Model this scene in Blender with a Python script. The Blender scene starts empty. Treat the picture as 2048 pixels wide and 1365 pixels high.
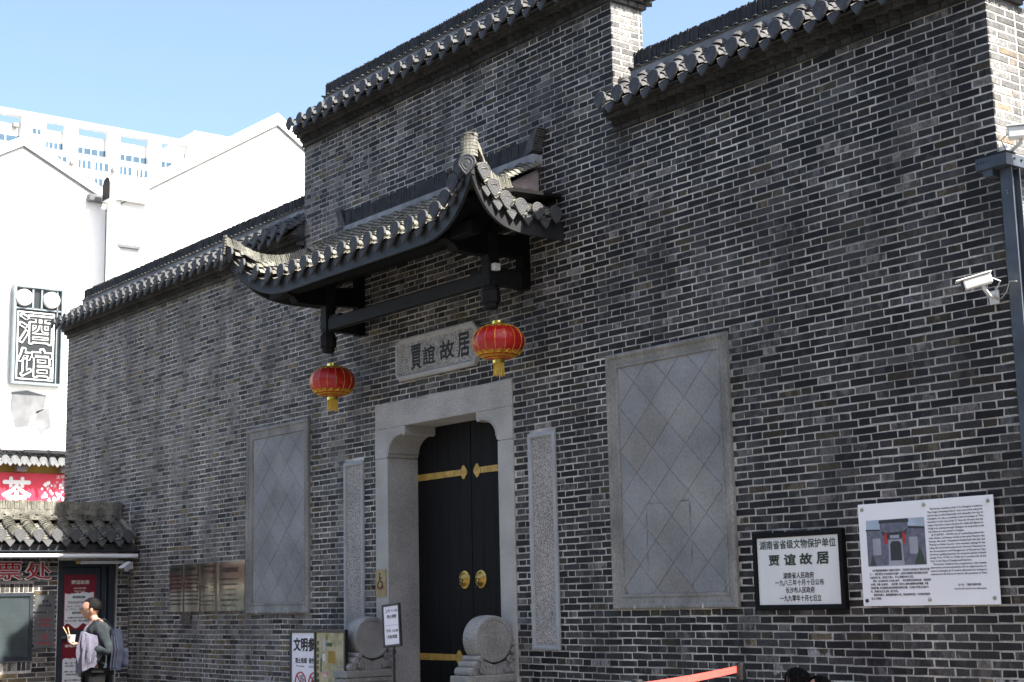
import bpy, bmesh, math, random
from mathutils import Vector, Matrix

sc = bpy.context.scene
COL = sc.collection
rng = random.Random(11)
RAD = math.radians
PI = math.pi

# ------------------------------------------------------------------ camera
YAW, PITCH, ROLL = 0.902377, 0.16923, -0.022477
_cy, _sy, _cp, _sp = math.cos(YAW), math.sin(YAW), math.cos(PITCH), math.sin(PITCH)
_fw = Vector((-_sy * _cp, _cy * _cp, _sp)); _rt = Vector((_cy, _sy, 0)); _up = _rt.cross(_fw)
_r2 = math.cos(ROLL) * _rt + math.sin(ROLL) * _up
_u2 = -math.sin(ROLL) * _rt + math.cos(ROLL) * _up
CAM = Vector((13.1515, -9.3782, 1.6))
cam_data = bpy.data.cameras.new('camera')
cam = bpy.data.objects.new('camera', cam_data); COL.objects.link(cam)
m3 = Matrix((_r2, _u2, -_fw)).transposed()
cam.matrix_world = Matrix.Translation(CAM) @ m3.to_4x4()
cam_data.sensor_width = 36; cam_data.lens = 53.029
cam_data.clip_start = 0.1; cam_data.clip_end = 2000
cam_data.dof.use_dof = True; cam_data.dof.focus_distance = 13.0; cam_data.dof.aperture_fstop = 6.3
sc.camera = cam

# ------------------------------------------------------------------ sky, sun, exposure
SUN_EL, SUN_AZ = RAD(50), RAD(16.3)          # azimuth measured from +X towards +Y
world = bpy.data.worlds.new('World'); sc.world = world; world.use_nodes = True
wn = world.node_tree.nodes; wl = world.node_tree.links
sky = wn.new('ShaderNodeTexSky'); sky.sky_type = 'NISHITA'; sky.sun_disc = False
sky.sun_elevation = SUN_EL; sky.sun_rotation = PI / 2 - SUN_AZ
sky.altitude = 50; sky.air_density = 1.0; sky.dust_density = 3.6; sky.ozone_density = 2.0
bg = wn['Background']; bg.inputs['Strength'].default_value = 0.092
wl.new(sky.outputs['Color'], bg.inputs['Color'])
sun_d = bpy.data.lights.new('sun', 'SUN'); sun_d.energy = 5.0; sun_d.angle = RAD(0.53); sun_d.color = (1, 0.95, 0.86)
sun = bpy.data.objects.new('sun', sun_d); COL.objects.link(sun)
sun_dir = Vector((math.cos(SUN_AZ) * math.cos(SUN_EL), math.sin(SUN_AZ) * math.cos(SUN_EL), math.sin(SUN_EL)))
sun.rotation_euler = (-sun_dir).to_track_quat('-Z', 'Y').to_euler(); sun.location = (20, 10, 30)
sc.view_settings.view_transform = 'Standard'; sc.view_settings.look = 'None'
sc.view_settings.exposure = 1.95; sc.view_settings.gamma = 1.0
sc.cycles.max_bounces = 6; sc.cycles.diffuse_bounces = 4; sc.cycles.glossy_bounces = 3
sc.cycles.transmission_bounces = 4; sc.cycles.sample_clamp_indirect = 6

# ------------------------------------------------------------------ materials
MATS = {}
def mat(name, col, rough=0.8, metal=0.0, var=0.2, vscale=6.0, bump=0.0, bscale=80.0, col2=None,
        spec=0.5, speck=0.0, sscale=220.0, stretch=(1, 1, 1), attr=None, lo=0.35, hi=0.7, sheen=0.0, emit=0.0):
    """principled surface whose colour wanders between col*(1-var) and col2 (or col*(1+var))"""
    if name in MATS: return MATS[name]
    m = bpy.data.materials.new(name); m.use_nodes = True
    n, l = m.node_tree.nodes, m.node_tree.links
    b = n['Principled BSDF']
    b.inputs['Roughness'].default_value = rough; b.inputs['Metallic'].default_value = metal
    b.inputs['Specular IOR Level'].default_value = spec
    if sheen: b.inputs['Sheen Weight'].default_value = sheen
    geo = n.new('ShaderNodeTexCoord'); mp = n.new('ShaderNodeMapping'); mp.inputs['Scale'].default_value = stretch
    l.new(geo.outputs['Object'], mp.inputs['Vector'])
    def noise(scale, detail=4.0):
        t = n.new('ShaderNodeTexNoise'); t.inputs['Scale'].default_value = scale; t.inputs['Detail'].default_value = detail
        l.new(mp.outputs['Vector'], t.inputs['Vector']); return t
    nz = noise(vscale, 6.0)
    mr = n.new('ShaderNodeMapRange'); mr.inputs['From Min'].default_value = lo; mr.inputs['From Max'].default_value = hi
    l.new(nz.outputs['Fac'], mr.inputs['Value'])
    mx = n.new('ShaderNodeMix'); mx.data_type = 'RGBA'
    c = Vector(col)
    A = tuple(c * (1 - var)) + (1,); B = (tuple(col2) if col2 else tuple(c * (1 + var))) + (1,)
    l.new(mr.outputs['Result'], mx.inputs['Factor'])
    mx.inputs['A'].default_value = A; mx.inputs['B'].default_value = B
    out = mx.outputs['Result']
    if attr:
        at = n.new('ShaderNodeAttribute'); at.attribute_name = attr
        mm = n.new('ShaderNodeMix'); mm.data_type = 'RGBA'; mm.blend_type = 'MULTIPLY'; mm.inputs['Factor'].default_value = 1
        l.new(out, mm.inputs['A']); l.new(at.outputs['Color'], mm.inputs['B']); out = mm.outputs['Result']
    if speck:
        s = noise(sscale, 2.0)
        sr = n.new('ShaderNodeMapRange'); sr.inputs['From Min'].default_value = 0.35; sr.inputs['From Max'].default_value = 0.62
        sr.inputs['To Min'].default_value = 1 - speck; sr.inputs['To Max'].default_value = 1 + speck * 0.6
        l.new(s.outputs['Fac'], sr.inputs['Value'])
        mm = n.new('ShaderNodeMix'); mm.data_type = 'RGBA'; mm.blend_type = 'MULTIPLY'; mm.inputs['Factor'].default_value = 1
        l.new(out, mm.inputs['A']); l.new(sr.outputs['Result'], mm.inputs['B']); out = mm.outputs['Result']
    l.new(out, b.inputs['Base Color'])
    if emit:
        l.new(out, b.inputs['Emission Color']); b.inputs['Emission Strength'].default_value = emit
    if bump:
        bn = noise(bscale, 5.0); bp = n.new('ShaderNodeBump'); bp.inputs['Strength'].default_value = bump
        bp.inputs['Distance'].default_value = 0.01
        l.new(bn.outputs['Fac'], bp.inputs['Height']); l.new(bp.outputs['Normal'], b.inputs['Normal'])
    MATS[name] = m
    return m

def brick_material():
    m = bpy.data.materials.new('grey_brick'); m.use_nodes = True
    n, l = m.node_tree.nodes, m.node_tree.links; b = n['Principled BSDF']
    b.inputs['Roughness'].default_value = 0.72; b.inputs['Specular IOR Level'].default_value = 0.35
    at = n.new('ShaderNodeAttribute'); at.attribute_name = 'tint'
    a2 = n.new('ShaderNodeAttribute'); a2.attribute_name = 'scorch'      # rgb: second tone, alpha unused
    a3 = n.new('ShaderNodeAttribute'); a3.attribute_name = 'seed'
    tc = n.new('ShaderNodeTexCoord'); add = n.new('ShaderNodeVectorMath'); add.operation = 'ADD'
    l.new(tc.outputs['Object'], add.inputs[0]); l.new(a3.outputs['Color'], add.inputs[1])
    mp = n.new('ShaderNodeMapping'); mp.inputs['Scale'].default_value = (1, 1, 0.45)
    l.new(add.outputs['Vector'], mp.inputs['Vector'])
    t1 = n.new('ShaderNodeTexNoise'); t1.inputs['Scale'].default_value = 11; t1.inputs['Detail'].default_value = 2.0
    l.new(mp.outputs['Vector'], t1.inputs['Vector'])
    r1 = n.new('ShaderNodeMapRange'); r1.inputs['From Min'].default_value = 0.48; r1.inputs['From Max'].default_value = 0.56
    l.new(t1.outputs['Fac'], r1.inputs['Value'])
    mx = n.new('ShaderNodeMix'); mx.data_type = 'RGBA'
    l.new(r1.outputs['Result'], mx.inputs['Factor']); l.new(at.outputs['Color'], mx.inputs['A']); l.new(a2.outputs['Color'], mx.inputs['B'])
    t2 = n.new('ShaderNodeTexNoise'); t2.inputs['Scale'].default_value = 45; t2.inputs['Detail'].default_value = 6
    l.new(add.outputs['Vector'], t2.inputs['Vector'])
    r2 = n.new('ShaderNodeMapRange'); r2.inputs['From Min'].default_value = 0.3; r2.inputs['From Max'].default_value = 0.7
    r2.inputs['To Min'].default_value = 0.55; r2.inputs['To Max'].default_value = 1.5
    l.new(t2.outputs['Fac'], r2.inputs['Value'])
    mu = n.new('ShaderNodeMix'); mu.data_type = 'RGBA'; mu.blend_type = 'MULTIPLY'; mu.inputs['Factor'].default_value = 1
    l.new(mx.outputs['Result'], mu.inputs['A']); l.new(r2.outputs['Result'], mu.inputs['B'])
    # lime bloom: pale streaks that run over several bricks
    t3 = n.new('ShaderNodeTexNoise'); t3.inputs['Scale'].default_value = 1.3; t3.inputs['Detail'].default_value = 7
    l.new(tc.outputs['Object'], t3.inputs['Vector'])
    r3 = n.new('ShaderNodeMapRange'); r3.inputs['From Min'].default_value = 0.52; r3.inputs['From Max'].default_value = 0.75
    r3.inputs['To Max'].default_value = 0.16
    l.new(t3.outputs['Fac'], r3.inputs['Value'])
    bl = n.new('ShaderNodeMix'); bl.data_type = 'RGBA'; bl.inputs['B'].default_value = (0.19, 0.19, 0.195, 1)
    l.new(r3.outputs['Result'], bl.inputs['Factor']); l.new(mu.outputs['Result'], bl.inputs['A'])
    sm = n.new('ShaderNodeMapping'); sm.inputs['Scale'].default_value = (1, 1, 0.16); l.new(tc.outputs['Object'], sm.inputs['Vector'])
    t5 = n.new('ShaderNodeTexNoise'); t5.inputs['Scale'].default_value = 2.6; t5.inputs['Detail'].default_value = 8; l.new(sm.outputs['Vector'], t5.inputs['Vector'])
    r5 = n.new('ShaderNodeMapRange'); r5.inputs['From Min'].default_value = 0.36; r5.inputs['From Max'].default_value = 0.6; r5.inputs['To Min'].default_value = 0.55; r5.inputs['To Max'].default_value = 1.12
    l.new(t5.outputs['Fac'], r5.inputs['Value'])
    st5 = n.new('ShaderNodeMix'); st5.data_type = 'RGBA'; st5.blend_type = 'MULTIPLY'; st5.inputs['Factor'].default_value = 1
    l.new(bl.outputs['Result'], st5.inputs['A']); l.new(r5.outputs['Result'], st5.inputs['B'])
    l.new(st5.outputs['Result'], b.inputs['Base Color'])
    t4 = n.new('ShaderNodeTexNoise'); t4.inputs['Scale'].default_value = 130; t4.inputs['Detail'].default_value = 6
    l.new(tc.outputs['Object'], t4.inputs['Vector'])
    bp = n.new('ShaderNodeBump'); bp.inputs['Strength'].default_value = 0.5; bp.inputs['Distance'].default_value = 0.004
    l.new(t4.outputs['Fac'], bp.inputs['Height']); l.new(bp.outputs['Normal'], b.inputs['Normal'])
    MATS['brick'] = m
brick_material()

mat('mortar', (0.47, 0.44, 0.4), 0.95, var=0.5, vscale=2.2, stretch=(1, 1, 0.45), bump=0.6, bscale=160, speck=0.3, sscale=150)
mat('granite', (0.43, 0.41, 0.385), 0.85, var=0.16, vscale=2.2, speck=0.5, sscale=150, bump=0.35, bscale=200)
mat('granite_dark', (0.27, 0.265, 0.255), 0.75, var=0.2, vscale=4, speck=0.45, sscale=130, bump=0.4, bscale=150)
mat('granite_rough', (0.37, 0.345, 0.32), 0.95, var=0.12, vscale=3, speck=0.75, sscale=95, bump=0.9, bscale=110)
mat('granite_trim', (0.36, 0.37, 0.385), 0.8, var=0.12, vscale=4, speck=0.25, sscale=160)
mat('stone_frame', (0.25, 0.24, 0.22), 0.85, var=0.3, vscale=3.2, speck=0.2, sscale=60, bump=0.3, bscale=60, stretch=(1, 1, 0.5))
mat('stone_tile', (0.24, 0.236, 0.234), 0.75, var=0.24, vscale=1.5, speck=0.12, sscale=40, attr='tint', bump=0.15, bscale=30)
mat('plaster', (0.26, 0.265, 0.275), 0.9, var=0.3, vscale=5, stretch=(1, 1, 0.35), bump=0.2, bscale=40)
mat('tile', (0.06, 0.059, 0.058), 0.78, var=0.4, vscale=9, bump=0.4, bscale=70, speck=0.25, sscale=60)
mat('tile_old', (0.15, 0.145, 0.12), 0.85, var=0.45, vscale=7, bump=0.5, bscale=70, speck=0.3, sscale=50)
mat('tile_black', (0.028, 0.028, 0.03), 0.85, var=0.4, vscale=12, bump=0.4, bscale=60)
mat('cap_tile', (0.05, 0.051, 0.054), 0.65, var=0.25, vscale=12, bump=0.5, bscale=90)
mat('dark_wood', (0.011, 0.0108, 0.0108), 0.6, spec=0.2, var=0.25, vscale=5, stretch=(1, 1, 3), bump=0.1, bscale=30)
mat('fascia_paint', (0.027, 0.0275, 0.029), 0.5, spec=0.3, var=0.3, vscale=5, bump=0.1, bscale=30)
mat('black_wood', (0.005, 0.005, 0.005), 0.65, spec=0.15, var=0.25, vscale=5, bump=0.1, bscale=30)
mat('door_wood', (0.007, 0.007, 0.0075), 0.6, spec=0.12, var=0.3, vscale=6, stretch=(6, 6, 0.4), bump=0.08, bscale=14)
mat('brass', (0.62, 0.4, 0.1), 0.38, metal=0.85, var=0.3, vscale=14, bump=0.15, bscale=40)
mat('brass_strap', (0.5, 0.31, 0.07), 0.5, metal=0.3, var=0.25, vscale=14, bump=0.1, bscale=40)
mat('iron', (0.02, 0.02, 0.02), 0.5, metal=0.6, var=0.2)
mat('red_silk', (0.42, 0.011, 0.009), 0.33, var=0.15, vscale=18, bump=0.55, bscale=16, stretch=(1, 1, 3.0))
mat('gold_trim', (0.78, 0.5, 0.06), 0.35, metal=0.6, var=0.15, vscale=30)
mat('gold_foil', (0.85, 0.68, 0.16), 0.16, metal=0.95, var=0.2, vscale=25)
mat('tassel', (0.75, 0.48, 0.05), 0.6, var=0.25, vscale=60, stretch=(1, 1, 0.1))
mat('ink', (0.012, 0.012, 0.012), 0.7, var=0.2)
mat('ink_green', (0.01, 0.035, 0.02), 0.6, var=0.2)
mat('ink_red', (0.4, 0.02, 0.02), 0.6, var=0.1)
mat('pale_print', (0.62, 0.6, 0.52), 0.6, var=0.05)
mat('marble_white', (0.8, 0.79, 0.79), 0.4, var=0.1, vscale=4, stretch=(1, 1, 0.25), col2=(0.84, 0.82, 0.78))
mat('acrylic', (0.9, 0.89, 0.91), 0.12, var=0.03, vscale=3)
mat('steel', (0.07, 0.083, 0.103), 0.45, metal=0.25, var=0.25, vscale=5, bump=0.05, bscale=30)
mat('screw', (0.4, 0.38, 0.34), 0.3, metal=0.9, var=0.3, vscale=60)
mat('white_plastic', (0.72, 0.72, 0.68), 0.45, var=0.06)
mat('black_plastic', (0.015, 0.015, 0.017), 0.4, var=0.15)
mat('lens', (0.005, 0.005, 0.008), 0.08, var=0.05)
mat('cable', (0.05, 0.05, 0.05), 0.6, var=0.1)
mat('cable_pale', (0.45, 0.45, 0.43), 0.6, var=0.1)
mat('white_wall', (0.78, 0.78, 0.765), 0.9, var=0.06, vscale=0.7, bump=0.1, bscale=12)
mat('white_wall_worn', (0.74, 0.74, 0.73), 0.9, var=0.08, vscale=1.5, bump=0.1, bscale=12)
mat('bare_patch', (0.12, 0.124, 0.132), 0.9, var=0.2, vscale=4)
mat('grey_line', (0.2, 0.21, 0.21), 0.9, var=0.2)
mat('ground', (0.1, 0.097, 0.09), 0.9, var=0.2, vscale=1.5, bump=0.2, bscale=20)
mat('paving', (0.1, 0.097, 0.09), 0.85, var=0.2, vscale=2, speck=0.2, sscale=60, bump=0.2, bscale=40)
mat('glass_dark', (0.03, 0.045, 0.06), 0.08, var=0.1)
mat('glass_blue', (0.045, 0.09, 0.14), 0.3, spec=0.3, var=0.15, vscale=0.4)
mat('booth_frame', (0.02, 0.026, 0.036), 0.45, var=0.2)
mat('blind', (0.34, 0.35, 0.36), 0.8, var=0.1)
mat('poster_red', (0.16, 0.008, 0.018), 0.4, var=0.1)
mat('poster_white', (0.6, 0.6, 0.62), 0.5, var=0.05)
mat('sign_red', (0.4, 0.01, 0.013), 0.4, var=0.06)
mat('letter_white', (0.8, 0.8, 0.78), 0.5, var=0.03)
mat('banner_red', (0.62, 0.02, 0.055), 0.5, var=0.06)
mat('petal_pink', (0.7, 0.2, 0.3), 0.6, var=0.4, vscale=30, col2=(0.8, 0.6, 0.62))
mat('ochre', (0.3, 0.19, 0.03), 0.7, var=0.15)
mat('neon_panel', (0.006, 0.0105, 0.013), 0.4, var=0.15)
mat('neon_frame', (0.17, 0.2, 0.22), 0.5, metal=0.2, var=0.1)
mat('brown_plate', (0.085, 0.07, 0.055), 0.7, var=0.2)
mat('belt', (0.72, 0.09, 0.075), 0.6, var=0.1, vscale=20)
mat('lilac_board', (0.8, 0.78, 0.86), 0.35, var=0.03)
mat('map_green', (0.2, 0.22, 0.1), 0.15, var=0.3, vscale=7, col2=(0.42, 0.37, 0.23))
mat('skin', (0.3, 0.165, 0.11), 0.55, var=0.08, vscale=20)
mat('hair', (0.004, 0.0036, 0.0035), 0.55, spec=0.12, var=0.4, vscale=60, stretch=(1, 1, 4), bump=0.5, bscale=150)
mat('jacket', (0.024, 0.03, 0.034), 0.9, spec=0.12, var=0.3, vscale=9, bump=1.0, bscale=9)
mat('undershirt', (0.12, 0.12, 0.13), 0.9, var=0.2, vscale=20)
mat('trousers', (0.014, 0.0145, 0.016), 0.95, spec=0.1, var=0.2, vscale=10, bump=0.3, bscale=20)
mat('shoe', (0.03, 0.03, 0.03), 0.5, var=0.2)
mat('sweater', (0.085, 0.08, 0.115), 0.95, var=0.15, vscale=14, bump=0.4, bscale=30, sheen=0.2)
mat('backpack', (0.014, 0.017, 0.03), 0.85, spec=0.12, var=0.25, vscale=14, bump=0.3, bscale=60)
mat('backpack_trim', (0.012, 0.014, 0.03), 0.7, var=0.2)
mat('paper_cup', (0.72, 0.7, 0.66), 0.6, var=0.05)
mat('bamboo', (0.6, 0.45, 0.25), 0.6, var=0.1)
mat('coat_dark', (0.03, 0.03, 0.035), 0.85, var=0.2, vscale=12, bump=0.3, bscale=25)
mat('coat_white', (0.62, 0.62, 0.63), 0.85, var=0.1, vscale=12, bump=0.3, bscale=25)
mat('tube_light', (0.62, 0.64, 0.68), 0.4, var=0.03)
mat('pipe_white', (0.66, 0.67, 0.7), 0.4, var=0.08, vscale=5)
mat('pinkish_cement', (0.33, 0.28, 0.27), 0.9, var=0.2, vscale=9, bump=0.2, bscale=40)
mat('glaze_blue', (0.1, 0.13, 0.15), 0.7, var=0.5, vscale=9, col2=(0.28, 0.27, 0.22))
mat('green_print', (0.02, 0.09, 0.05), 0.6, var=0.1)
mat('brushed_brass', (0.66, 0.62, 0.52), 0.14, metal=0.95, var=0.08, vscale=3, stretch=(60, 60, 0.6), bump=0.06, bscale=2.2)
mat('no_red', (0.45, 0.02, 0.02), 0.5, var=0.05)
mat('photo_sky', (0.4, 0.48, 0.58), 0.3, var=0.15, vscale=5)
mat('photo_wall', (0.13, 0.13, 0.18), 0.3, var=0.3, vscale=25)
mat('photo_dark', (0.02, 0.02, 0.028), 0.3, var=0.2)
mat('photo_pale', (0.34, 0.34, 0.4), 0.3, var=0.15)
mat('photo_green', (0.03, 0.05, 0.03), 0.3, var=0.4, vscale=40)
mat('pond_white', (0.2, 0.2, 0.2), 0.7, var=0.2, vscale=6)
mat('stall_tile', (0.13, 0.135, 0.14), 0.8, var=0.25, vscale=9)

# ------------------------------------------------------------------ object helpers
def attach(o, parent):
    o.parent = parent
    if parent is not None and parent.type == 'EMPTY':
        o.matrix_parent_inverse = Matrix.Translation(-parent.location)
    return o

def tag(o, label=None, cat=None, group=None, kind=None):
    if label: o['label'] = label
    if cat: o['category'] = cat
    if group: o['group'] = group
    if kind: o['kind'] = kind
    return o

def thing(name, label, cat, loc=(0, 0, 0), group=None):
    o = bpy.data.objects.new(name, None); o.empty_display_size = 0.2; o.location = loc
    COL.objects.link(o); return tag(o, label, cat, group)

def link(name, me, m, parent=None, M=None):
    o = bpy.data.objects.new(name, me)
    if m is not None and len(me.materials) == 0: me.materials.append(MATS[m])
    COL.objects.link(o)
    if M is not None: o.matrix_basis = M
    if parent is not None: attach(o, parent)
    return o

class MB:
    def __init__(s): s.v = []; s.f = []
    def add(s, vs, fs):
        k = len(s.v); s.v += [tuple(p) for p in vs]; s.f += [tuple(i + k for i in f) for f in fs]; return s
    def box(s, x0, x1, y0, y1, z0, z1, M=None):
        vs = [(x0, y0, z0), (x1, y0, z0), (x1, y1, z0), (x0, y1, z0), (x0, y0, z1), (x1, y0, z1), (x1, y1, z1), (x0, y1, z1)]
        if M is not None: vs = [M @ Vector(p) for p in vs]
        return s.add(vs, [(0, 3, 2, 1), (4, 5, 6, 7), (0, 1, 5, 4), (1, 2, 6, 5), (2, 3, 7, 6), (3, 0, 4, 7)])
    def rbox(s, x0, x1, y0, y1, z0, z1, c=0.01, M=None):
        """box with chamfered edges"""
        bm = bmesh.new(); bmesh.ops.create_cube(bm, size=1)
        for v in bm.verts:
            v.co = Vector(((x0 + x1) / 2 + v.co.x * (x1 - x0), (y0 + y1) / 2 + v.co.y * (y1 - y0), (z0 + z1) / 2 + v.co.z * (z1 - z0)))
        bmesh.ops.bevel(bm, geom=bm.edges[:], offset=c, segments=2, profile=0.6, affect='EDGES')
        bm.verts.index_update()
        vs = [(M @ v.co) if M is not None else v.co.copy() for v in bm.verts]
        fs = [[v.index for v in f.verts] for f in bm.faces]; bm.free()
        return s.add(vs, fs)
    def prism(s, pts, d, M=None):
        """pts: closed 3D polygon, d: extrusion vector"""
        n = len(pts); a = [Vector(p) for p in pts]; d = Vector(d); b = [p + d for p in a]; vs = a + b
        if M is not None: vs = [M @ p for p in vs]
        fs = [tuple(range(n))[::-1], tuple(range(n, 2 * n))] + [(i, (i + 1) % n, n + (i + 1) % n, n + i) for i in range(n)]
        return s.add(vs, fs)
    def tube(s, pts, r, seg=8, cap=True):
        pts = [Vector(p) for p in pts]; n = len(pts); rr = r if isinstance(r, (list, tuple)) else [r] * n
        rings = []; prev = None
        for i, p in enumerate(pts):
            t = (pts[min(i + 1, n - 1)] - pts[max(i - 1, 0)]).normalized()
            if prev is None:
                a = Vector((0, 0, 1)) if abs(t.z) < 0.9 else Vector((1, 0, 0)); u = t.cross(a).normalized()
            else:
                u = (prev - t * prev.dot(t)).normalized()
            prev = u; w = t.cross(u)
            rings.append([p + rr[i] * (math.cos(2 * PI * k / seg) * u + math.sin(2 * PI * k / seg) * w) for k in range(seg)])
        return s.rings(rings, cap)
    def rings(s, rings, cap=True, closed=True):
        seg = len(rings[0]); vs = [p for r in rings for p in r]; fs = []
        for i in range(len(rings) - 1):
            for k in range(seg if closed else seg - 1):
                a, b = i * seg + k, i * seg + (k + 1) % seg
                fs.append((a, b, b + seg, a + seg))
        if cap and closed:
            fs.append(tuple(range(seg))[::-1]); fs.append(tuple(range((len(rings) - 1) * seg, len(rings) * seg)))
        return s.add(vs, fs)
    def lathe(s, prof, c, seg=24, axis='Z', cap=True):
        c = Vector(c); rings = []
        for r, h in prof:
            ring = []
            for k in range(seg):
                a = 2 * PI * k / seg
                if axis == 'Z': q = Vector((r * math.cos(a), r * math.sin(a), h))
                elif axis == 'X': q = Vector((h, r * math.cos(a), r * math.sin(a)))
                else: q = Vector((r * math.sin(a), h, r * math.cos(a)))
                ring.append(c + q)
            rings.append(ring)
        return s.rings(rings, cap)
    def mesh(s, name, smooth=False):
        me = bpy.data.meshes.new(name); me.from_pydata(s.v, [], s.f); me.update()
        bm = bmesh.new(); bm.from_mesh(me); bmesh.ops.recalc_face_normals(bm, faces=bm.faces); bm.to_mesh(me); bm.free()
        if smooth:
            me.polygons.foreach_set('use_smooth', [True] * len(me.polygons))
            try: me.set_sharp_from_angle(angle=RAD(40))
            except Exception: pass
        return me
    def build(s, name, m, parent=None, smooth=False, M=None):
        return link(name, s.mesh(name, smooth), m, parent, M)

def rect_frame(mb, x0, x1, z0, z1, prof, y=0.0, M=None):
    """moulding swept round a rectangle in the XZ plane; prof = (inset, y offset) list"""
    loops = []
    for d, yy in prof:
        loops.append([Vector((x0 + d, y + yy, z0 + d)), Vector((x1 - d, y + yy, z0 + d)), Vector((x1 - d, y + yy, z1 - d)), Vector((x0 + d, y + yy, z1 - d))])
    if M is not None: loops = [[M @ p for p in lp] for lp in loops]
    mb.rings(loops, cap=False); return mb

def tint(me, col):
    a = me.attributes.new('tint', 'FLOAT_COLOR', 'POINT'); n = len(me.vertices)
    a.data.foreach_set('color', list(col) * n)

# lettering: built-in font, turned into mesh and fitted into a box on a plane
_glyph = {}
def text_mesh(s, shear=0.0):
    key = (s, shear)
    if key in _glyph: return _glyph[key]
    cu = bpy.data.curves.new('lettering', 'FONT'); cu.body = s; cu.size = 1; cu.resolution_u = 2
    cu.shear = shear; cu.fill_mode = 'FRONT'
    ob = bpy.data.objects.new('lettering', cu); COL.objects.link(ob)
    dg = bpy.context.evaluated_depsgraph_get()
    me = bpy.data.meshes.new_from_object(ob.evaluated_get(dg))
    bpy.data.objects.remove(ob); bpy.data.curves.remove(cu)
    vs = [v.co.copy() for v in me.vertices]; fs = [tuple(p.vertices) for p in me.polygons]
    bpy.data.meshes.remove(me)
    if not vs: vs = [Vector((0, 0, 0)), Vector((1, 0, 0)), Vector((0, 1, 0))]
    xs = [v.x for v in vs]; ys = [v.y for v in vs]
    _glyph[key] = (vs, fs, min(xs), max(xs), min(ys), max(ys)); return _glyph[key]

def lettering(lines, O, U, V, N, m, parent, name='lettering', lift=0.0015, bold=0.0, shear=0.0):
    """lines: (string, u0, u1, v0, v1) boxes on the plane O + u U + v V, all in ONE mesh"""
    if 1 < len(lines) <= 8:      # a few big lines: each line is a part of its own
        return [lettering([ln], O, U, V, N, m, parent, name, lift, bold, shear) for ln in lines][0]
    O, U, V, N = Vector(O), Vector(U), Vector(V), Vector(N); vs = []; fs = []
    for ln in lines:
        s, u0, u1, v0, v1 = ln[:5]; bd = ln[5] if len(ln) > 5 else bold
        gv, gf, xa, xb, ya, yb = text_mesh(s, shear)
        sx = (u1 - u0) / max(xb - xa, 1e-6); sy = (v1 - v0) / max(yb - ya, 1e-6)
        nb = 1 if bd <= 0 else (5 if bd < 0.03 else (9 if bd < 0.06 else 17))   # heavier strokes: the glyph laid again, shifted a little
        for c in range(nb):
            k = len(vs); ou = ov = 0.0
            if c: an = 2 * PI * c / (8 if nb == 17 else nb - 1); rr = bd * (0.5 if c > 8 else 1); ou, ov = rr * math.cos(an), rr * math.sin(an)
            vs += [O + U * (u0 + (p.x - xa + ou) * sx) + V * (v0 + (p.y - ya + ov) * sy) + N * (lift + 0.00025 * c) for p in gv]
            fs += [tuple(i + k for i in f) for f in gf]
    me = bpy.data.meshes.new(name); me.from_pydata(vs, [], fs); me.update()
    return link(name, me, m, parent)

# ------------------------------------------------------------------ bricks
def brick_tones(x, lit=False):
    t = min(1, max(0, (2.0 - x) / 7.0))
    r = rng.random()
    if x > 8:  # sunlit return faces: their brightness is put into a paler brick palette
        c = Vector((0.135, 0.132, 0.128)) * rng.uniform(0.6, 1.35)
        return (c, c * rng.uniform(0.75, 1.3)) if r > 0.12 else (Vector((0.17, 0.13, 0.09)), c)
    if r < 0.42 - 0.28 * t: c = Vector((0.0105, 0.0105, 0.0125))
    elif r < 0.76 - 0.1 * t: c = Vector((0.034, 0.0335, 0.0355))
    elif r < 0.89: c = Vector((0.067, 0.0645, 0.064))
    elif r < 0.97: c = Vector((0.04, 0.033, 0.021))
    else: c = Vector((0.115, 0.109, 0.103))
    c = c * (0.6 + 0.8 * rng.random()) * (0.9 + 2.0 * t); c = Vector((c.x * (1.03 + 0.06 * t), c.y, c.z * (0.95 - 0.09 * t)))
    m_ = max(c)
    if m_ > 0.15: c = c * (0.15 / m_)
    q = rng.random()
    if q < 0.3: c2 = c * (1.9 + rng.random()) + Vector((0.01, 0.01, 0.01))
    elif q < 0.45: c2 = c * 0.4
    else: c2 = c * (0.8 + 0.5 * rng.random())
    m_ = max(c2)
    if m_ > 0.19: c2 = c2 * (0.19 / m_)
    return c, c2

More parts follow.
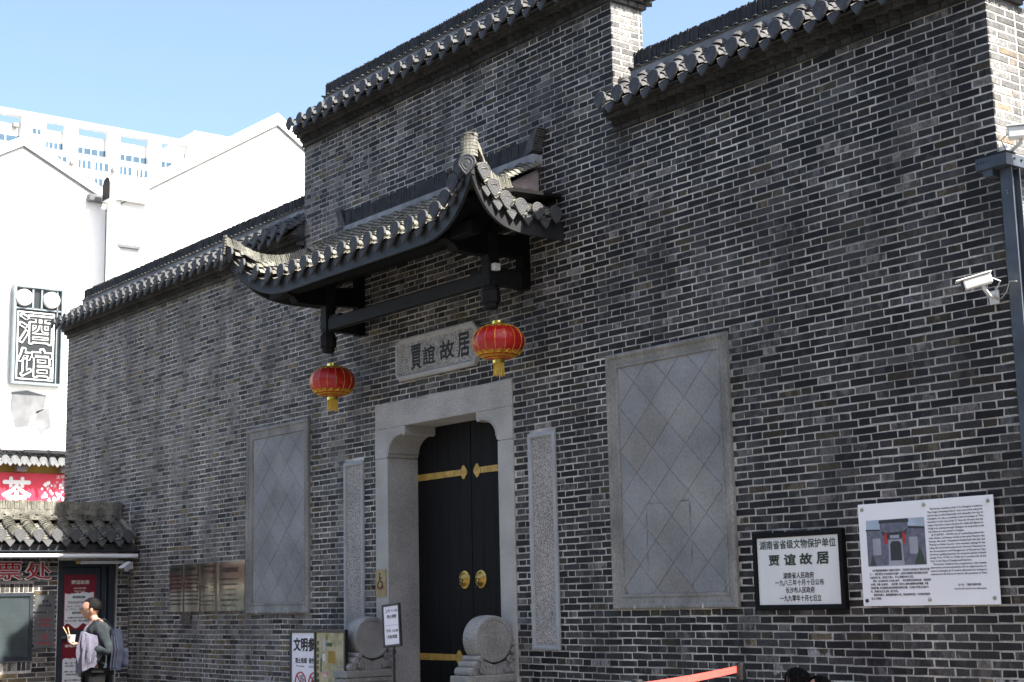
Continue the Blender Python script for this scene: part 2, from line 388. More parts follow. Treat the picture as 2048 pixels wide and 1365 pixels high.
class Bricks:
    """collects bricks as quads lists: front face inset (worn arris), sides, no back"""
    def __init__(s): s.items = []
    def brick(s, O, U, N, a, b, za, zb, x):
        """on a face with origin O, horizontal dir U, outward normal N"""
        s.items.append((O, U, N, a, b, za, zb, x))
    @staticmethod
    def geo(it):
        O, U, N, a, b, za, zb, x = it
        sag = 0.003 * math.sin(a * 1.7 + zb * 0.9) + 0.002 * math.sin(a * 4.1 + zb * 7); za += sag; zb += sag
        j = lambda k=0.0036: rng.uniform(-k, k)
        back = -0.02; e = 0.003; p = rng.uniform(-0.001, 0.0018); tl = rng.uniform(-0.0012, 0.0012)
        Z = Vector((0, 0, 1)); P = lambda u, z, d: O + U * u + Z * z + N * d
        quad = [(a + j(), za + j()), (b + j(), za + j()), (b + j(), zb + j()), (a + j(), zb + j())]
        cu, cz = (a + b) / 2, (za + zb) / 2
        vs = [P(u, z, back) for u, z in quad]
        vs += [P(u, z, -0.0022 + p) for u, z in quad]
        vs += [P(u + (e if u < cu else -e), z + (e if z < cz else -e), p + tl * (1 if u < cu else -1)) for u, z in quad]
        fs = [(8, 9, 10, 11)]
        for k in range(4):
            q = (k + 1) % 4; fs.append((4 + k, 4 + q, 8 + q, 8 + k)); fs.append((k, q, 4 + q, 4 + k))
        return vs, fs
    def make(s, items, name, parent):
        vs, fs, t1, t2, sd = [], [], [], [], []
        for it in items:
            v, f = s.geo(it); k = len(vs); vs += v; fs += [tuple(i + k for i in q) for q in f]
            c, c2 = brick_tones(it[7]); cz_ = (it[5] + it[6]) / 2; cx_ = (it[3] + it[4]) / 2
            if it[2].y < -0.5 and abs(cx_ + 1.35 + 0.05 * math.sin(cz_ * 9)) < 0.1 and 6.75 < cz_ < 7.15: c *= 0.22; c2 *= 0.22      # old drip stain
            if it[2].y < -0.5 and cz_ < 1.15 and rng.random() < 0.03: c2 = Vector((0.3, 0.29, 0.28))
            z = [rng.uniform(0, 40), rng.uniform(0, 40), rng.uniform(0, 40), 1]
            t1 += (list(c) + [1]) * 12; t2 += (list(c2) + [1]) * 12; sd += z * 12
        me = bpy.data.meshes.new(name); me.from_pydata(vs, [], fs); me.update()
        for nm, dat in (('tint', t1), ('scorch', t2), ('seed', sd)):
            a = me.attributes.new(nm, 'FLOAT_COLOR', 'POINT'); a.data.foreach_set('color', dat)
        return link(name, me, 'brick', parent)

CH = 0.063; ZB = 1.352 - 21 * CH; J = 0.0062
def bond_row(k, a0, a1):
    """Flemish bond: header / stretcher; yields (start, end) of bricks clipped to a0..a1"""
    ph = 2.234 + (0.1875 if (k - 21) % 2 else 0.0)
    n0 = math.floor((a0 - ph) / 0.375) - 1; u = ph + n0 * 0.375; p = u
    while u < a1:
        for w in (0.125, 0.25):
            q = u + w + rng.uniform(-0.008, 0.008); s, e = max(p, a0), min(q, a1); u += w; p = q
            if e - s > 0.03: yield s + J * rng.uniform(0.7, 1.25), e - J * rng.uniform(0.7, 1.25)

# ------------------------------------------------------------------ tile runs
def tile_run(mb, path, side, r=0.07, step=0.075, lift=0.02, squash=0.8, seg=6, jit=0.0):
    """overlapping convex tiles laid up a path (eave first)"""
    pts = [Vector(p) for p in path]; side = Vector(side).normalized()
    L = [0]
    for a, b in zip(pts, pts[1:]): L.append(L[-1] + (b - a).length)
    def at(s):
        s = min(max(s, 0), L[-1])
        for i in range(len(pts) - 1):
            if s <= L[i + 1] + 1e-9:
                t = (s - L[i]) / max(L[i + 1] - L[i], 1e-9); return pts[i].lerp(pts[i + 1], t), (pts[i + 1] - pts[i]).normalized()
        return pts[-1], (pts[-1] - pts[-2]).normalized()
    n = max(1, int(L[-1] / step)); st = L[-1] / n
    for k in range(n):
        rings = []
        dx = rng.uniform(-jit, jit); dr = rng.uniform(-0.05, 0.05)
        for s, lf, rk in ((k * st, lift - 0.016, r), (k * st, lift, r), ((k + 1) * st + 0.012, 0.0, r * 0.97)):
            p, t = at(s); nrm = side.cross(t)
            if nrm.z < 0: nrm = -nrm
            rings.append([p + side * ((rk + dr * r) * math.cos(PI * q / seg) + dx) + nrm * (rk * squash * math.sin(PI * q / seg) + lf) for q in range(seg + 1)])
        mb.rings(rings, cap=False, closed=False)
    return mb

def valley_run(mb, path, side, w=0.07, step=0.075, lift=0.016, dip=0.03, seg=4):
    pts = [Vector(p) for p in path]; side = Vector(side).normalized()
    Lt = sum((b - a).length for a, b in zip(pts, pts[1:])); n = max(1, int(Lt / step))
    def at(t):
        f = min(max(t, 0), 1) * (len(pts) - 1); i = min(int(f), len(pts) - 2); return pts[i].lerp(pts[i + 1], f - i), (pts[i + 1] - pts[i]).normalized()
    for k in range(n):
        rings = []
        for t, lf in ((k / n, lift - 0.014), (k / n, lift), ((k + 1) / n + 0.01, 0.0)):
            p, tg = at(t); nrm = side.cross(tg)
            if nrm.z < 0: nrm = -nrm
            rings.append([p + side * (w * (2 * q / seg - 1)) + nrm * (dip * ((2 * q / seg - 1) ** 2 - 0.6) + lf) for q in range(seg + 1)])
        mb.rings(rings, cap=False, closed=False)
    return mb

def leaf_plate(name, w, h, top_round=True, point=0.35):
    """eave end tile in the local XZ plane facing -Y; a raised rim and relief rings"""
    out = []
    N = 22
    for i in range(N):
        a = 2 * PI * i / N + PI / 2; x, z = math.cos(a), math.sin(a)
        if z < 0: 
            k = abs(x); z = -(1 - k ** 1.25) * (1 + point) * 0.85 if top_round else -(1 - k ** 1.1) * (1 + point)
        elif not top_round:
            z = 0.35 * (1 - x * x) ** 0.5 if abs(x) < 1 else 0
        out.append((x * w / 2, z * h / 2))
    mb = MB()
    loops = [[Vector((x, 0.02, z)) for x, z in out], [Vector((x, 0.0, z)) for x, z in out]]
    for s, y in ((0.93, -0.003), (0.84, -0.003), (0.81, -0.0005), (0.66, -0.0005), (0.63, -0.0028), (0.55, -0.0028), (0.52, -0.0005), (0.34, -0.0005), (0.3, -0.003), (0.1, -0.003)):
        loops.append([Vector((x * s, y, z * s)) for x, z in out])
    mb.rings(loops, cap=True)
    me = mb.mesh(name); me.materials.append(MATS['cap_tile']); return me

CAP = leaf_plate('cap_tile', 0.155, 0.17)
DRIP = leaf_plate('drip_tile', 0.135, 0.17, top_round=False, point=0.0)
def rotz(a): return Matrix.Rotation(a, 4, 'Z')
def put(me, name, parent, p, az=0.0, tilt=0.0, s=1.0):
    """az: rotation from facing -Y"""
    M = Matrix.Translation(Vector(p)) @ rotz(az) @ Matrix.Rotation(tilt, 4, 'X') @ Matrix.Rotation(rng.uniform(-0.05, 0.05), 4, 'Y') @ Matrix.Scale(s, 4)
    o = bpy.data.objects.new(name, me); COL.objects.link(o); o.matrix_basis = M; attach(o, parent); return o

def standing_tiles(mb, A, B, h, thick, t=0.017, lean=0.0):
    """a ridge made of tiles set on edge side by side between A and B"""
    A, B = Vector(A), Vector(B); d = (B - A); L = d.length; d.normalize(); s = Vector((-d.y, d.x, 0)).normalized(); n = int(L / t)
    for i in range(n):
        p = A + d * (i * t + t / 2); hh = h * rng.uniform(0.93, 1.04); w = thick * rng.uniform(0.9, 1.05); tt = t * 0.46; ln = d * (lean + rng.uniform(-0.006, 0.006))
        b4 = [p - d * tt - s * w / 2, p + d * tt - s * w / 2, p + d * tt + s * w / 2, p - d * tt + s * w / 2]
        t4 = [q + Vector((0, 0, hh)) + ln for q in b4]
        mb.add(b4 + t4, [(0, 3, 2, 1), (4, 5, 6, 7), (0, 1, 5, 4), (1, 2, 6, 5), (2, 3, 7, 6), (3, 0, 4, 7)])
    return mb
# ================================================================== SETTING
g = MB(); g.add([(-400, -400, -0.02), (400, -400, -0.02), (400, 400, -0.02), (-400, 400, -0.02)], [(0, 1, 2, 3)])
tag(g.build('ground', 'ground'), kind='structure')
pv = MB(); pv.box(-30, 30, -24, -0.01, -0.3, 0.0)
tag(pv.build('pavement', 'paving'), kind='structure')
st = MB(); st.rbox(1.9, 7.0, -0.62, -0.012, 0.001, 0.2, 0.015)
tag(st.build('kerb', 'granite'), kind='structure')

# ================================================================== GATEHOUSE
ZT = 5.951            # top of the lower walls
XL, XR = -10.457, 7.03
UX0, UX1, ZU = -2.87, 2.93, 7.274
WT = 0.41            # wall thickness
house = thing('gatehouse', 'long grey brick gatehouse wall with tiled copings, carved canopy and black double door', 'building', (0, 0.2, 0))
wb = MB(); y0 = 0.0026
wb.box(XL + .004, -1.27, y0, WT, 0, ZT); wb.box(1.27, XR - .0026, y0, WT, 0, ZT); wb.box(-1.27, 1.27, y0, WT, 3.8, ZT)
wb.box(UX0 + .004, UX1 - .0026, y0, WT, ZT, ZU)
wb.box(6.6, XR - .0028, WT, 3.0, 0, ZT)
wall = wb.build('wall', 'mortar', house)

openings = [(-1.272, 1.272, 0, 3.803), (-4.275, -2.718, 1.483, 3.825), (2.718, 4.275, 1.483, 3.825),
            (-1.93, -1.514, 1.102, 3.208), (1.514, 1.93, 1.102, 3.208)]
BK = Bricks(); O0 = Vector((0, 0, 0)); UXv = Vector((1, 0, 0)); NF = Vector((0, -1, 0))
k = 0
while True:
    za = ZB + k * CH + J; zb = za + CH - 2 * J
    if zb > ZU: break
    if zb < ZT + 0.01: spans = [(XL, XR)]
    else: spans = [(UX0, UX1)]
    if zb > 0.05:
        for (ox0, ox1, oz0, oz1) in openings:
            if za < oz1 - 0.012 and zb > oz0 + 0.012:
                ns = []
                for a, b in spans:
                    if ox1 <= a or ox0 >= b: ns.append((a, b)); continue
                    if ox0 - a > 0.03: ns.append((a, ox0))
                    if b - ox1 > 0.03: ns.append((ox1, b))
                spans = ns
        for a, b in spans:
            for s, e in bond_row(k, a, b):
                if s < a + 0.008: s = a - 0.001
                if e > b - 0.008: e = b + 0.001
                BK.brick(O0, UXv, NF, s, e, za, zb, (s + e) / 2)
    k += 1
# return faces that catch the sun
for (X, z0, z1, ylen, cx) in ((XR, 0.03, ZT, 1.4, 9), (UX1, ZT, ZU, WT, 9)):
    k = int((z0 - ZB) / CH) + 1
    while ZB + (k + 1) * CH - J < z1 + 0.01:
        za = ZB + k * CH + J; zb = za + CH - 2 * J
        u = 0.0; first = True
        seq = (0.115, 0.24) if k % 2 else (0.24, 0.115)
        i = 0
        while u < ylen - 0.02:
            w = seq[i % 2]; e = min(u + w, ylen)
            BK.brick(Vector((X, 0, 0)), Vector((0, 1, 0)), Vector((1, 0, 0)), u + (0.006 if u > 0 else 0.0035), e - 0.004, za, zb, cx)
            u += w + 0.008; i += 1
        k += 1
# the 300 bricks that show largest in view are single parts, the rest is one part
def in_view(p):
    v = p - CAM; d = v.dot(_fw); u = v.dot(_r2) / d * 53.029 / 36; w = v.dot(_u2) / d * 53.029 / 36
    return abs(u) < 0.5 and abs(w) < 0.3333
def hidden(x, z, y):
    return y < 0.01 and ((5.57 < x < 6.8 and 1.48 < z < 2.27) or (4.47 < x < 5.42 and 1.45 < z < 2.1))
ranked = []
for i, it in enumerate(BK.items):
    p = it[0] + it[1] * ((it[3] + it[4]) / 2) + Vector((0, 0, (it[5] + it[6]) / 2))
    if not in_view(p) or hidden(p.x, p.z, p.y): continue
    v = p - CAM; ranked.append((v.length_squared / max(1e-3, -v.normalized().dot(it[2])) / (it[4] - it[3]), i))
ranked.sort(); near = set(i for _, i in ranked[:300])
for i in sorted(near): BK.make([BK.items[i]], 'brick', wall)
tag(BK.make([it for i, it in enumerate(BK.items) if i not in near], 'brick_field', wall), kind='stuff')

# ---- big blind panels with diamond slabs
def clip(poly, x0, x1, z0, z1):
    for ax, lim, keep in ((0, x0, 1), (0, x1, -1), (1, z0, 1), (1, z1, -1)):
        out = []
        for i in range(len(poly)):
            a, b = poly[i], poly[(i + 1) % len(poly)]; da, db = (a[ax] - lim) * keep, (b[ax] - lim) * keep
            if da >= 0: out.append(a)
            if da * db < 0:
                t = da / (da - db); out.append((a[0] + (b[0] - a[0]) * t, a[1] + (b[1] - a[1]) * t))
        poly = out
        if len(poly) < 3: return []
    return poly
def area(p): return abs(sum(p[i][0] * p[(i + 1) % len(p)][1] - p[(i + 1) % len(p)][0] * p[i][1] for i in range(len(p)))) / 2
FR = [(0, 0.004), (0, -0.03), (0.012, -0.044), (0.03, -0.044), (0.042, -0.034), (0.05, -0.022), (0.1, -0.012), (0.108, -0.02), (0.128, -0.02), (0.136, -0.008), (0.136, 0.004)]
for x0, x1, nm in ((-4.275, -2.718, 'left'), (2.718, 4.275, 'right')):
    fm = MB(); rect_frame(fm, x0, x1, 1.483, 3.825, FR)
    fr = fm.build('stone_panel', 'stone_frame', house, smooth=False)
    a0, a1, b0, b1 = x0 + 0.137, x1 - 0.137, 1.62, 3.688
    dw, dh = (a1 - a0) / 3, (b1 - b0) / 5
    for r in range(-1, 11):
        for c in range(-1, 5):
            cx = a0 + dw * (c + (0.5 if r % 2 == 0 else 0.0)); cz = b0 + dh / 2 * (r + 0.25)
            g_ = 0.0022
            p = clip([(cx, cz - dh / 2 + g_), (cx + dw / 2 - g_, cz), (cx, cz + dh / 2 - g_), (cx - dw / 2 + g_, cz)], a0, a1, b0, b1)
            if len(p) < 3 or area(p) < 0.002: continue
            t = MB(); dy = rng.uniform(-0.001, 0.001)
            mx_ = sum(q[0] for q in p) / len(p); mz_ = sum(q[1] for q in p) / len(p)
            lo_ = [Vector((q[0], 0.004, q[1])) for q in p]; md = [Vector((q[0], -0.002 + dy, q[1])) for q in p]
            hi_ = [Vector((q[0] + (mx_ - q[0]) * 0.02, -0.0045 + dy, q[1] + (mz_ - q[1]) * 0.02)) for q in p]
            t.rings([lo_, md, hi_]); me = t.mesh('slab'); v = rng.uniform(0.95, 1.05); w = rng.uniform(-0.03, 0.05)
            tint(me, (v * (1 + w * 0.6), v, v * (1 - w), 1)); link('slab', me, 'stone_tile', fr)
    bk = MB(); bk.box(a0, a1, 0.0015, 0.0040, b0, b1); bk.build('joint_bed', 'grey_line', fr)
    # mortar repairs that cross the bottom and the top moulding
    for i in range(3):
        xx = x0 + 0.28 + i * 0.42 + rng.uniform(-.05, .05)
        q = MB(); q.box(xx, xx + 0.02, -0.047, -0.02, 1.486, 1.52); q.build('mortar_joint', 'mortar', fr)
# an old notice board left its dark outline on the slabs
ol = MB()
for a, b, c, d in ((3.17, 3.183, 1.72, 2.41), (3.722, 3.737, 1.66, 2.4), (3.184, 3.721, 2.408, 2.42)): ol.box(a, b, -0.0066, -0.0058, c, d)
mat('dirt', (0.14, 0.14, 0.142), 0.9, var=0.3, vscale=7, col2=(0.26, 0.257, 0.258), lo=0.38, hi=0.58); ol.build('dirt_outline', 'dirt', house)
NP = [(0, 0.004), (0, -0.02), (0.01, -0.03), (0.03, -0.032), (0.044, -0.024), (0.05, -0.006), (0.05, 0.004)]
for x0, x1 in ((-1.93, -1.514), (1.514, 1.93)):
    fm = MB(); rect_frame(fm, x0, x1, 1.102, 3.208, NP); fr = fm.build('couplet_panel', 'granite_trim', house)
    pn = MB(); pn.box(x0 + .05, x1 - .05, -0.008, 0.004, 1.152, 3.158); pn.build('panel_face', 'granite_rough', fr)

# ---- granite doorway
FY = -0.012
lt = MB(); lt.rbox(-1.266, 1.266, FY, 0.46, 3.525, 3.8, 0.006); frame = lt.build('doorway_lintel', 'granite', house)
for s in (-1, 1):
    pts = [(1.266, 3.522), (1.266, 3.193), (1.035, 3.193), (1.02, 3.2), (1.005, 3.212), (1.0, 3.226), (1.008, 3.24), (0.985, 3.243)]
    for i in range(0, 11):
        a = PI / 2 * i / 10; pts.append((0.715 + 0.272 * math.cos(a), 3.25 + 0.185 * math.sin(a)))
    pts += [(0.712, 3.425), (0.695, 3.418), (0.675, 3.425), (0.662, 3.44), (0.66, 3.522)]
    c = MB(); c.prism([(s * x, FY - 0.002, z) for x, z in pts], (0, 0.47, 0)); c.build('doorway_corbel', 'granite', house)
    # carved bead that follows the arch
    bd = MB(); path = [(s * (0.725 + 0.283 * math.cos(PI / 2 * i / 12)), FY - 0.003, 3.252 + 0.197 * math.sin(PI / 2 * i / 12)) for i in range(13)]
    bd.tube(path, 0.006, 6); bd.build('carved_bead', 'granite', house)
    j = MB(); j.rbox(min(s * 1.266, s * 1.015), max(s * 1.266, s * 1.015), FY - 0.001, 0.46, 0.0, 3.19, 0.008); j.build('doorway_jamb', 'granite', house)
lk = MB(); lk.box(-1.05, 1.05, 0.46, 0.47, 3.3, 3.6); lk.build('door_head', 'black_wood', house)
for s in (-1, 1):
    lf = MB()
    n = 5; w = 1.03 / n
    for i in range(n):
        a, b = s * (0.006 + i * w), s * (0.006 + (i + 1) * w - 0.0015)
        lf.rbox(min(a, b), max(a, b), 0.4, 0.45, 0.06, 3.56, 0.0025)
    leaf = lf.build('door_leaf', 'door_wood', house)
    for zz, top in ((2.975, True), (0.99, False)):
        sp = MB(); kx = s * 0.135 if top else s * 0.27
        # strap with a lobed head
        sp.prism([(kx, 0.392, zz - 0.032), (s * 1.03, 0.392, zz - 0.037), (s * 1.03, 0.392, zz + 0.037), (kx, 0.392, zz + 0.032)], (0, 0.009, 0))
        lob = []
        for i in range(24):
            a = 2 * PI * i / 24; rr = 0.06 + 0.007 * math.cos(4 * a)
            lob.append((kx - s * 0.012 + s * -rr * math.cos(a), 0.387, zz + rr * math.sin(a) * 1.15))
        sp.prism(lob, (0, 0.012, 0)); sp.build('hinge_strap', 'brass_strap', leaf)
        nl = MB()
        for q in range(3): nl.lathe([(0.002, -0.006), (0.008, -0.004), (0.01, 0.0)], (s * (0.3 + q * 0.28), 0.391, zz), 8, 'Y')
        nl.build('strap_nail', 'brass', leaf)
    kb = MB(); kb.lathe([(0.001, -0.055), (0.022, -0.05), (0.05, -0.035), (0.07, -0.016), (0.078, -0.008), (0.094, -0.006), (0.097, 0.0)], (s * 0.148, 0.4, 1.815), 28, 'Y')
    kb.build('knocker_boss', 'brass', leaf, smooth=True)
    rg = MB(); rg.tube([(s * 0.148 + 0.042 * math.sin(2 * PI * i / 20), 0.335 + 0.012 * math.cos(2 * PI * i / 20), 1.775 + 0.05 * math.cos(2 * PI * i / 20)) for i in range(21)], 0.0055, 6, False)
    rg.build('knocker_ring', 'iron', leaf, smooth=True)

# ---- wall copings
def coping(name, x0, x1, z0, wrap):
    """corbelled brick courses, eave tiles, plaster band and standing-tile ridge along one wall top"""
    cb = MB(); ex = lambda o: o if wrap else 0.0
    # courses: (z, out)
    def plain(z, h, out):
        u = x0
        while u < x1 + ex(out) - 0.02:
            e = min(u + 0.12 * rng.uniform(.95, 1.05), x1 + ex(out)); d = rng.uniform(-.003, .003)
            cb.box(u + .004, e - .004, -out + d, 0.02, z + .003, z + h - .003); u = e
        cb.box(x0, x1 + ex(out) - 0.006, -out + 0.008, WT + out - 0.008, z, z + h)
        if wrap:
            v = -out
            while v < WT:
                e = v + 0.12; cb.box(x1, x1 + out + rng.uniform(-.003, .003), v + .004, e - .004, z + .003, z + h - .003); v = e
    def dogtooth(z, h, out):
        n = int((x1 - x0) / 0.125)
        for i in range(n + 1):
            M = Matrix.Translation((x0 + 0.06 + i * 0.125, -out + 0.075, 0)) @ rotz(PI / 4)
            cb.box(-.052, .052, -.052, .052, z + .003, z + h - .003, M)
        if wrap:
            for i in range(5):
                M = Matrix.Translation((x1 + out - 0.075, -out + 0.06 + i * 0.125, 0)) @ rotz(PI / 4)
                cb.box(-.052, .052, -.052, .052, z + .003, z + h - .003, M)
        cb.box(x0, x1 + ex(out) - 0.06, -out + 0.07, WT + out - .07, z + .001, z + h - .001)
    plain(z0 + 0.0, 0.052, 0.035); dogtooth(z0 + 0.054, 0.052, 0.105); plain(z0 + 0.108, 0.04, 0.125); plain(z0 + 0.149, 0.03, 0.16)
    me = cb.mesh('corbel_course'); n = len(me.vertices)
    for nm, base in (('tint', None), ('scorch', None), ('seed', None)):
        a = me.attributes.new(nm, 'FLOAT_COLOR', 'POINT'); dat = []
        for i in range(n // 8):
            c = [rng.uniform(0, 30)] * 3 + [1] if nm == 'seed' else list(Vector((0.04, 0.038, 0.035)) * rng.uniform(0.7, 1.4)) + [1]
            dat += c * 8
        a.data.foreach_set('color', dat)
    co = link('corbel_course', me, 'brick', house)
    # roof bed and tiles
    zE, zP, yE, yP = z0 + 0.2, z0 + 0.5, -0.2, 0.1
    bed = MB(); bed.prism([(x0, yE, zE - 0.02), (x0, yP, zP - 0.02), (x0, WT - yP, zP - 0.02), (x0, WT - yE, zE - 0.02)], (x1 - x0 + ex(.1), 0, 0))
    roof = bed.build('coping_roof', 'tile', house)
    pitch_ = 0.2425; n = int((x1 - x0 - 0.06) / pitch_); off = (x1 - x0 - n * pitch_) / 2
    for i in range(n + 1):
        x = x0 + off + i * pitch_
        mb = MB(); tile_run(mb, [(x, yE - 0.045, zE + 0.012), (x, yP - 0.1, (zE + zP) / 2 + 0.01), (x, yP + 0.01, zP + 0.01)], (1, 0, 0), 0.068, 0.07, 0.018, jit=0.004)
        mb.build('tile_row', 'tile', roof, smooth=True)
        put(CAP, 'cap_tile', roof, (x, yE - 0.092, zE + 0.045), rng.uniform(-.04, .04), RAD(-8))
        if i < n:
            xv = x + pitch_ / 2
            vb = MB(); valley_run(vb, [(xv, yE - 0.05, zE - 0.03), (xv, yP, zP - 0.02)], (1, 0, 0), 0.075, 0.08); vb.build('valley_tiles', 'tile', roof)
            put(DRIP, 'drip_tile', roof, (xv, yE - 0.075, zE - 0.035), rng.uniform(-.04, .04), RAD(-14))
        bt = MB(); tile_run(bt, [(x, WT - yE + 0.04, zE + 0.01), (x, WT - yP, zP + 0.01)], (1, 0, 0), 0.068, 0.14, 0.018)
        bt.build('back_tile_row', 'tile_old', roof)
    band = MB(); xb0, xb1 = x0 + (0.28 if not wrap or name == 'upper' else 0.02), x1 - 0.02
    if name == 'lower_left': xb1 = x1
    if name == 'lower_right': xb0 = x0 + 0.12
    band.box(xb0, xb1, yP + .012, WT - yP - .012, zP - 0.06, zP + 0.1); band.build('plaster_band', 'plaster', roof)
    ds = MB(); q = xb0 + 0.02
    ds.box(xb0, xb1, yP, WT - yP, zP + 0.101, zP + 0.114)
    while q < xb1 - 0.02:
        ds.rings([[(q + 0.024 * math.cos(PI * t / 5), yP + yy, zP + 0.115 + 0.016 * math.sin(PI * t / 5)) for t in range(6)] for yy in (-0.022, 0.05)], cap=False, closed=False)
        ds.add([(q + 0.024 * math.cos(PI * t / 5), yP - 0.022, zP + 0.115 + 0.016 * math.sin(PI * t / 5)) for t in range(6)], [(0, 1, 2, 3, 4, 5)])
        q += 0.115
    tag(ds.build('tile_bead_course', 'tile_old', roof), kind='stuff')
    rd = MB(); standing_tiles(rd, (xb0 + 0.03, WT / 2, zP + 0.128), (xb1, WT / 2, zP + 0.128), 0.15, 0.17, 0.02)
    tag(rd.build('ridge_tiles', 'tile_black', roof), kind='stuff')
    return roof
coping('lower_left', XL, UX0 - 0.005, ZT, False)
coping('upper', UX0, UX1, ZU, True)
coping('lower_right', UX1 + 0.006, XR, ZT, True)

# ================================================================== CANOPY (part of the gatehouse)
def rise(ax): return 0.45 * max(0.0, (ax - 1.3) / 1.07) ** 2.5
def yF(x): return -1.15 - 0.15 * max(0.0, (abs(x) - 1.2) / 1.17) ** 2
def zF(x): return 5.03 + rise(abs(x))
def xS(y): return 2.14 + 0.23 * max(0.0, (-y - 0.3)) ** 2
def zS(y): return 5.06 + 0.42 * max(0.0, (-y - 0.3)) ** 3.6
fas = MB()
def board(pts, hgt, nrm_out, th=0.035):
    rings = []
    for p, nn, h in zip(pts, nrm_out, hgt):
        p = Vector(p); nn = Vector(nn).normalized()
        rings.append([p, p + Vector((0, 0, h)), p + Vector((0, 0, h)) - nn * th, p - nn * th])
    fas.rings(rings, cap=True)
xs = [-2.37 + 4.74 * i / 56 for i in range(57)]
fp = [(x, yF(x), zF(x)) for x in xs]
board(fp, [0.17 + 0.05 * (abs(x) / 2.37) ** 4 for x in xs], [(0, -1, 0)] * 57)
for s in (-1, 1):
    ys = [-0.005 - 1.285 * i / 26 for i in range(27)]
    board([(s * (xS(y)), y, zS(y)) for y in ys], [0.18 + 0.05 * (y / 1.3) ** 4 for y in ys], [(s, 0, 0)] * 27)
canopy = fas.build('canopy', 'fascia_paint', house, smooth=False)
# soffit boards
sf = MB(); rings = []
for x in [-2.12 + 4.24 * i / 40 for i in range(41)]:
    e = zF(x) + 0.05
    rings.append([(x, yF(x) + 0.034, e), (x, -0.6, e + 0.16 + 0.1 * (1 - abs(x) / 2.2)), (x, 0.0, 5.5), (x, 0.0, 5.53), (x, -0.6, e + 0.2 + 0.1 * (1 - abs(x) / 2.2)), (x, yF(x) + 0.034, e + 0.03)])
sf.rings(rings); sf.build('soffit', 'black_wood', canopy)
# roof bed under the tiles
HIP0 = Vector((1.78, -0.45, 5.62)); HIP1 = Vector((2.37, -1.31, 5.64))
def hip_at_x(ax):
    t = min(1, max(0, (ax - HIP0.x) / (HIP1.x - HIP0.x))); p = HIP0.lerp(HIP1, t); p.z -= 0.13 * math.sin(PI * min(t * 1.15, 1)) ; return p
def front_path(x):
    E = Vector((x, yF(x) - 0.03, zF(x) + 0.195))
    if abs(x) <= 1.78: T = Vector((x, -0.1, 5.9))
    else: T = hip_at_x(abs(x)); T.x = x
    m = E.lerp(T, 0.5) + Vector((0, 0, -0.05 * min(1, (T - E).length)))
    return [E, E.lerp(m, 0.5) + Vector((0, 0, -0.012)), m, m.lerp(T, 0.5) + Vector((0, 0, -0.012)), T]
def side_path(s, y):
    E = Vector((xS(y) + 0.03, y, zS(y) + 0.205))
    if y > -0.45: T = Vector((1.79, y, 5.5))
    else:
        t = min(1, (-y - 0.45) / 0.86); T = hip_at_x(1.78 + 0.59 * t); T.y = y
    m = E.lerp(T, 0.5) + Vector((0, 0, -0.02)); P = [E, m, T]
    return [Vector((s * p.x, p.y, p.z)) for p in P]
bed = MB()
R_ = [[p - Vector((0, 0, 0.035)) for p in front_path(x)] for x in [-2.33 + 4.66 * i / 44 for i in range(45)]]
bed.rings(R_, cap=False, closed=False)
for s in (-1, 1): bed.rings([[p - Vector((0, 0, 0.03)) for p in side_path(s, -0.01 - 1.25 * i / 14)] for i in range(15)], cap=False, closed=False)
bed.build('roof_bed', 'tile', canopy)
capx = [-2.27, -2.06, -1.82, -1.57, -1.31, -1.06, -0.81, -0.555, -0.3, -0.045, 0.21, 0.465, 0.72, 0.97, 1.22, 1.465, 1.7, 1.9, 2.08, 2.24]
for i, x in enumerate(capx):
    P = front_path(x); mb = MB(); tile_run(mb, P, (1, 0, 0), 0.07, 0.062, 0.02, jit=0.005); mb.build('tile_row', 'tile_old', canopy, smooth=True)
    put(CAP, 'cap_tile', canopy, P[0] + Vector((0, -0.045, 0.03)), RAD(10) * x / 2.3 * (abs(x) > 1.5), RAD(-6), 1.02)
    if i < len(capx) - 1:
        xv = (x + capx[i + 1]) / 2; Q = [p - Vector((0, 0, 0.035)) for p in front_path(xv)]
        vb = MB(); valley_run(vb, Q, (1, 0, 0), (capx[i + 1] - x) * 0.33, 0.07); vb.build('valley_tiles', 'tile_old', canopy)
        put(DRIP, 'drip_tile', canopy, Q[0] + Vector((0, -0.008, -0.02)), 0, RAD(-12), min(1.0, (capx[i + 1] - x) / 0.22))
